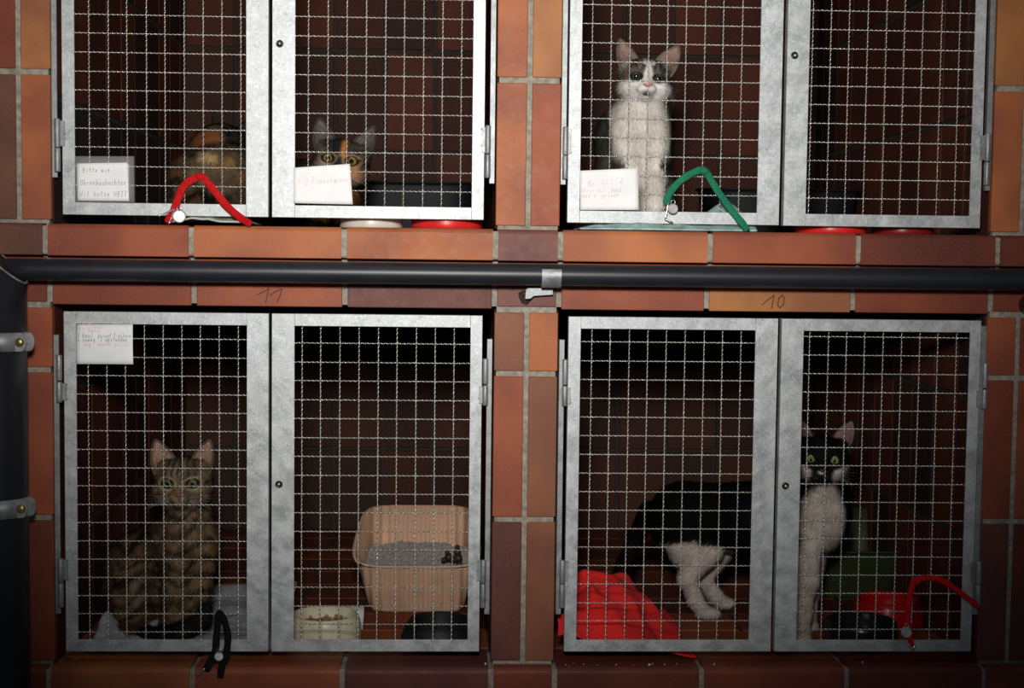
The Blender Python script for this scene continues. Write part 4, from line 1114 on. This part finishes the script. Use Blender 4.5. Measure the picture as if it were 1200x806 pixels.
def color_a(P, N):
    n1 = fbm(P, 90, 3); n2 = fbm(P, 28, 4)
    c = np.tile(np.array([.250, .165, .095]), (len(P), 1)); c = mixc(c, sst(.40, .62, n1), (.10, .065, .038)); c = mixc(c, sst(.5, .75, n2)*.55, (.33, .16, .06))
    # wavy mackerel stripes over chest and flanks
    w = P[:, 2]+0.22*P[:, 0]+0.020*np.sin(P[:, 0]*60+1)+0.030*(n2-.5)
    st = sst(.62, .86, np.sin(w*2*np.pi/.030)*.5+.5)*sst(.36, .50, fbm(P, 45, 9)+.08)
    c = mixc(c, st*.88, (.014, .010, .008))
    q = HA.loc(P); inh = 1-sst(.046, .060, np.linalg.norm(q*np.array([1, .9, 1.1]), axis=1))
    hc = np.tile(np.array([.235, .165, .105]), (len(P), 1)); hc = mixc(hc, sst(.42, .62, n1)*.75, (.09, .062, .040))
    hc = face_tabby(q, hc, (.52, .42, .27), (.018, .013, .010), (.25, .09, .04))
    c = c*(1-inh)[:, None]+hc*inh[:, None]
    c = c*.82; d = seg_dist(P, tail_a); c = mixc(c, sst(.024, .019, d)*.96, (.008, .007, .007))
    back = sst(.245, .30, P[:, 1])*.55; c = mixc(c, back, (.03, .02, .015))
    return c
def flow_a(P):
    f = np.tile(np.array([-.15, .25, -1.0]), (len(P), 1)); return f
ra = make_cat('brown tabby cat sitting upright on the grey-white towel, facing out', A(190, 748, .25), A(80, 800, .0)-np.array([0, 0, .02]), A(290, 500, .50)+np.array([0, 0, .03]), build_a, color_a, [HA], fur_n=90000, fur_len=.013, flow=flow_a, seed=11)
HA.extras(ra, (.10, .07, .045), (.42, .26, .19), (.12, .14, .055), 0.30, (.22, .07, .05))

# ---- grey and white cat sitting upright ---------------------------------------------
HB = Head(at(755.5, 96.5, 0.245), 0.0, 0.02, 0.09, .96, 0.10, 1.13)
def build_b(f):
    HB.build(f)
    f.cap(HB.w((0, .020, -.012)), A(749, 142, .275), .038, .044, .03)
    f.ell(A(749, 152, .270), (.046, .046, .050), None, .03)
    f.cap(A(747, 150, .29), A(742, 205, .330), .052, .066, .03)
    f.ell(A(722, 165, .32), (.040, .06, .055), None, .03)
    f.ell(A(716, 222, .31), (.036, .07, .055), None, .02); f.ell(A(775, 226, .33), (.026, .06, .050), None, .02)
    f.chain([A(766, 165, .255), A(767, 205, .245), A(766, 240, .240), A(766, 262, .235)], [.030, .0215, .0165, .0150], .014)
    f.chain([A(735, 165, .255), A(737, 205, .245), A(740, 240, .240), A(741, 262, .235)], [.030, .0215, .0165, .0150], .014)
    f.ell(A(766, 264, .222), (.0165, .022, .011), None, .008); f.ell(A(741, 264, .222), (.0165, .022, .011), None, .008)
def color_b(P, N):
    n1 = fbm(P, 90, 3); n2 = fbm(P, 30, 14)
    grey = np.tile(np.array([.085, .072, .062]), (len(P), 1)); grey = mixc(grey, sst(.4, .65, n1)*.7, (.022, .020, .022))
    white = np.tile(np.array([.78, .72, .66]), (len(P), 1)); white = mixc(white, sst(.45, .8, n1)*.25, (.50, .44, .38))
    px = (P[:, 0]-A(751, 160, .25)[0])/(1/ (1667/2.63)); z = P[:, 2]
    wch = sst(36, 30, np.abs(px+1+4*(n2-.5)))*sst(.30, .27, P[:, 1]+0.012*(n1-.5))
    # jagged grey edges at the elbows
    ez = A(0, 183, .25)[2]; el = np.exp(-((z-ez)/.020)**2)*sst(18, 26, np.abs(px)+8*(n1-.5)*2); wch = wch*(1-np.clip(el*1.2, 0, 1))
    c = grey*(1-wch)[:, None]+white*wch[:, None]
    q = HB.loc(P); inh = 1-sst(.046, .058, np.linalg.norm(q*np.array([1, .9, 1.1]), axis=1))
    hc = np.tile(np.array([.17, .135, .105]), (len(P), 1)); hc = mixc(hc, sst(.42, .62, n1)*.8, (.07, .055, .045))
    ax = np.abs(q[:, 0]-.001)
    st = sst(.35, .8, np.sin(ax*2*np.pi/.0105+0.9)*.5+.5)*sst(.016, .026, q[:, 2]); hc = mixc(hc, st*.8, (.02, .018, .018))
    wb = sst(.0135, .0085, ax+.30*np.maximum(q[:, 2]-.004, 0)*(q[:, 2] < .03)+.0*n1+.02*np.maximum(-q[:, 2], 0))*sst(.040, .032, q[:, 2])
    wm = sst(.001, -.005, q[:, 2]+.10*(ax-.01)+.010*(n1-.5))
    wfr = np.clip(wb+wm, 0, 1)*(q[:, 1] < .018); hc = hc*(1-wfr)[:, None]+np.array([.82, .78, .74])*wfr[:, None]
    cheek = sst(.030, .040, ax)*sst(-.018, -.004, q[:, 2]); hc = mixc(hc, cheek*.6, (.16, .12, .09))
    e = np.sqrt(((np.abs(q[:, 0])-.0212)/.0118)**2+((q[:, 2]-.006)/.0080)**2); hc = mixc(hc, sst(1.18, 1.0, e)*(q[:, 1] < -.012), (.015, .012, .010))
    # open mouth and lip
    mo = np.exp(-((q[:, 0])/.0080)**2-((q[:, 2]+.0255)/.0042)**2)*(q[:, 1] < -.022); hc = mixc(hc, np.clip(mo*2.0, 0, 1), (.035, .012, .010))
    return c*(1-inh)[:, None]+hc*inh[:, None]
rb = make_cat('grey and white cat sitting tall with white chest and pink nose', A(750, 264, .28), A(660, 300, .0), A(830, 20, .50)+np.array([0, 0, .03]), build_b, color_b, [HB], fur_n=80000, fur_len=.012, seed=12)
HB.extras(rb, (.16, .12, .09), (.36, .24, .19), (.06, .065, .045), 0.48, (.72, .26, .22), ns=1.35)
link_mesh('mouth', lathe('mouth', [(0, -.0034), (.003, -.0028), (.0046, 0), (.003, .0028), (0, .0034)], 18, True, 1.5, 1.0), simple('mouth_dark', (.05, .012, .012), .6), rb, tuple(HB.w((0, -.0432, -.0262))))

# ---- black and white cat standing side-on, head turned to the camera --------------------
HC = Head(at(963, 539, 0.205), -0.22, 0.03, 0.03, 1.0, 0.0, 1.15)
def build_c(f):
    HC.build(f)
    f.cap(HC.w((0, .020, -.010)), A(962, 598, .260), .040, .048, .03)
    f.ell(A(962, 612, .255), (.040, .046, .058), None, .03)                       # chest
    f.cap(A(955, 600, .275), A(880, 608, .330), .058, .062, .03)
    f.cap(A(880, 606, .33), A(808, 605, .385), .064, .066, .03)                   # barrel
    f.ell(A(795, 608, .390), (.056, .050, .062), None, .03)                       # rump
    f.chain([A(945, 640, .225), A(945, 680, .205), A(941, 716, .195), A(940, 744, .185)], [.030, .021, .0150, .0145], .014)
    f.ell(A(940, 746, .172), (.0165, .022, .011), None, .008)
    f.chain([A(956, 640, .28), A(950, 690, .27), A(948, 728, .255)], [.024, .016, .013], .012)
    f.ell(A(950, 733, .240), (.0155, .021, .010), None, .008)
    # near hind leg: thigh, hock behind, foot forward
    f.ell(A(812, 638, .345), (.044, .032, .050), Matrix.Rotation(0.5, 3, 'Y') and np.array(Matrix.Rotation(0.5, 3, 'Y')), .02)
    f.chain([A(832, 645, .325), A(806, 676, .325), A(815, 700, .322), A(826, 717, .318)], [.026, .016, .0125, .0130], .010)
    f.ell(A(832, 718, .312), (.021, .0150, .0095), None, .008)
    f.chain([A(845, 645, .39), A(825, 678, .385), A(838, 696, .385), A(848, 706, .375)], [.024, .015, .0120, .0120], .010)
    f.ell(A(853, 706, .370), (.018, .0140, .0090), None, .008)
    f.chain([A(762, 600, .42), A(745, 630, .44), A(732, 662, .42), A(716, 690, .40)], [.022, .015, .013, .012], .012)
def color_c(P, N):
    n1 = fbm(P, 90, 5); n2 = fbm(P, 30, 6)
    c = np.tile(np.array([.0022, .0022, .0030]), (len(P), 1))
    # pixel-free patches in cat space: chest bib, near foreleg, hind leg
    ch = A(962, 615, .23); ex = (P[:, 0]-ch[0])/.042; ez = (P[:, 2]-ch[2])/.085
    bib = sst(1.15, .85, np.sqrt(ex**2+ez**2)+.35*(n2-.5))*sst(.275, .25, P[:, 1])
    zl = A(0, 640, .2)[2]; xl = A(908, 700, .2)[0]
    leg = sst(zl+.02, zl-.01, P[:, 2])*(P[:, 0] > xl)*sst(.33, .31, P[:, 1])
    th = A(818, 648, .31); hx = (P[:, 0]-th[0]); hz = (P[:, 2]-th[2])
    hind = sst(.078, .066, np.abs(hx-.010)+.020*(n2-.5))*sst(.026, .018, hz+.16*np.abs(hx+.01)+.012*(n2-.5))
    fu = sst(-.030, -.045, hx-.55*hz); hind = hind*(1-fu*.0)
    dk = A(875, 660, .36)[0]
    w = np.clip(bib+leg+hind*(P[:, 0] < dk)*(N[:, 2] > -2), 0, 1)
    white = np.tile(np.array([.62, .54, .48]), (len(P), 1)); white = mixc(white, sst(.5, .8, n1)*.3, (.42, .36, .31))
    c = c*(1-w)[:, None]+white*w[:, None]
    q = HC.loc(P); inh = 1-sst(.046, .056, np.linalg.norm(q*np.array([1, .9, 1.1]), axis=1))
    hc = np.tile(np.array([.0030, .0030, .0036]), (len(P), 1)); ax = np.abs(q[:, 0])
    ck = sst(-.006, -.012, q[:, 2]-.35*(ax-.03))*sst(.017, .023, ax+.006*(n1-.5)) ; hc = mixc(hc, ck*(q[:, 1] < .012), (.52, .44, .40))
    ns = np.exp(-((q[:, 0]+.002)/.0045)**2-((q[:, 2]+.0150)/.0028)**2)*(q[:, 1] < -.03); hc = mixc(hc, np.clip(ns*1.4, 0, 1), (.58, .48, .44))
    mus = np.exp(-((ax-.011)/.006)**2-((q[:, 2]+.026)/.005)**2)*(q[:, 1] < -.02); hc = mixc(hc, mus*.3, (.3, .25, .2))
    return c*(1-inh)[:, None]+hc*inh[:, None]
rc = make_cat('black and white cat standing side-on, head turned to the camera', A(880, 745, .30), (.10, .02, -.004), (.78, .56, .44), build_c, color_c, [HC], fur_n=100000, fur_len=.012, flow=lambda P: np.tile(np.array([-.6, .15, -.7]), (len(P), 1)), seed=13)
HC.extras(rc, (.008, .008, .009), (.26, .15, .15), (.24, .25, .08), 0.22, (.02, .012, .012))

# ---- calico cat peering over a card -----------------------------------------------------
HD = Head(at(399.5, 192.5, 0.215), 0.0, 0.0, 0.13, 1.02, -0.02, 1.06)
def build_d(f):
    HD.build(f)
    f.cap(HD.w((0, .020, -.012)), A(395, 232, .28), .038, .044, .03)
    f.cap(A(392, 226, .29), A(352, 222, .40), .050, .056, .03)
    f.ell(A(345, 226, .42), (.055, .06, .052), None, .03)
    f.chain([A(404, 232, .24), A(404, 262, .19)], [.022, .014], .012); f.ell(A(404, 267, .175), (.0155, .021, .011), None, .008)
    f.chain([A(382, 232, .24), A(372, 262, .17)], [.022, .014], .012); f.ell(A(368, 267, .150), (.0155, .021, .011), None, .008)
def color_d(P, N):
    n1 = fbm(P, 90, 8); n2 = fbm(P, 26, 9)
    c = np.tile(np.array([.06, .048, .04]), (len(P), 1)); c = mixc(c, sst(.50, .58, n2), (.32, .13, .04)); c = mixc(c, sst(.50, .40, n1)*.6, (.012, .012, .012))
    q = HD.loc(P); inh = 1-sst(.046, .058, np.linalg.norm(q*np.array([1, .9, 1.1]), axis=1))
    hc = np.tile(np.array([.115, .095, .075]), (len(P), 1)); hc = mixc(hc, sst(.42, .60, n1)*.8, (.03, .027, .025))
    dk = sst(.020, .012, np.abs(q[:, 0]+.002)+.01*(n1-.5))*sst(.010, .018, q[:, 2]); hc = mixc(hc, dk*.9, (.010, .010, .012))
    bl = np.exp(-((q[:, 0]-.005)/.0045)**2)*sst(.008, .014, q[:, 2])*sst(.044, .038, q[:, 2]); hc = mixc(hc, np.clip(bl*1.3, 0, 1), (.46, .18, .05))
    orr_ = sst(.004, .010, q[:, 0])*sst(.040, .030, q[:, 0])*sst(.020, .012, q[:, 2])*sst(-.030, -.02, q[:, 2]); hc = mixc(hc, orr_*.9, (.46, .19, .07))
    nb = sst(.009, .005, np.abs(q[:, 0]+.004))*sst(.014, .006, q[:, 2])*(q[:, 1] < 0); hc = mixc(hc, nb*.9, (.010, .010, .012))
    pk = np.exp(-((q[:, 0]+.026)/.013)**2-((q[:, 2]+.010)/.010)**2); hc = mixc(hc, pk*.8, (.34, .25, .22))
    e = np.sqrt(((np.abs(q[:, 0])-.0212)/.0118)**2+((q[:, 2]-.006)/.0080)**2); hc = mixc(hc, np.exp(-((e-1.32)/.13)**2)*(q[:, 1] < -.012)*.5, (.36, .28, .17)); hc = mixc(hc, sst(1.18, 1.0, e)*(q[:, 1] < -.012), (.012, .010, .008))
    ch = sst(-.022, -.03, q[:, 2])*(q[:, 1] < 0); hc = mixc(hc, ch*.7, (.4, .33, .28))
    return c*(1-inh)[:, None]+hc*inh[:, None]
rd = make_cat('calico cat with amber eyes peering over the plain white card', A(385, 268, .30), (-.60, .08, Z_U-.004), (-.26, .56, 1.02), build_d, color_d, [HD], fur_n=60000, fur_len=.011, seed=14)
HD.extras(rd, (.05, .042, .035), (.14, .11, .10), (.20, .15, .05), 0.38, (.25, .10, .08))

# ---- tortoiseshell cat lying with its back to the door -----------------------------------
HE = Head(at(266, 176, 0.33), 2.6, 0.25, -0.1, 1.0, 0.1)
def build_e(f):
    HE.build(f)
    f.cap(HE.w((0, .020, -.012)), A(262, 205, .27), .042, .052, .03)
    f.cap(A(268, 212, .27), A(236, 216, .23), .062, .056, .03)
    f.ell(A(250, 216, .24), (.072, .062, .056), None, .03)
    f.ell(A(244, 182, .30), (.034, .034, .032), None, .03)
    f.chain([A(216, 222, .23), A(208, 246, .18), A(240, 258, .13), A(268, 258, .12)], [.022, .017, .014, .011], .01)
def color_e(P, N):
    n1 = fbm(P, 95, 18); n2 = fbm(P, 30, 19); n3 = fbm(P, 34, 29)
    c = np.tile(np.array([.085, .055, .032]), (len(P), 1)); c = mixc(c, sst(.50, .60, n2)*.6, (.22, .085, .03)); c = mixc(c, sst(.50, .60, n3)*.9, (.010, .009, .009))
    c = mixc(c, sst(.48, .62, n1)*.55, (.16, .12, .07))
    for (u, v, y, r, col) in ((246, 166, .28, .026, (.26, .09, .03)), (247, 188, .22, .020, (.50, .36, .17)), (284, 158, .3, .030, (.008, .008, .009)), (266, 192, .22, .016, (.30, .17, .07))):
        d = np.linalg.norm((P-A(u, v, y))*np.array([1, .5, 1]), axis=1); c = mixc(c, sst(r*1.2, r*.7, d+.02*(n1-.5))*.85, col)
    return c
re_ = make_cat('tortoiseshell cat lying with its back to the door behind red collar', A(250, 268, .26), (-.66, .06, Z_U-.004), (-.40, .48, .98), build_e, color_e, [HE], fur_n=60000, fur_len=.015, seed=15)
HE.extras(re_, (.03, .02, .015), (.2, .12, .1), (.4, .3, .1), .2, (.1, .05, .04))
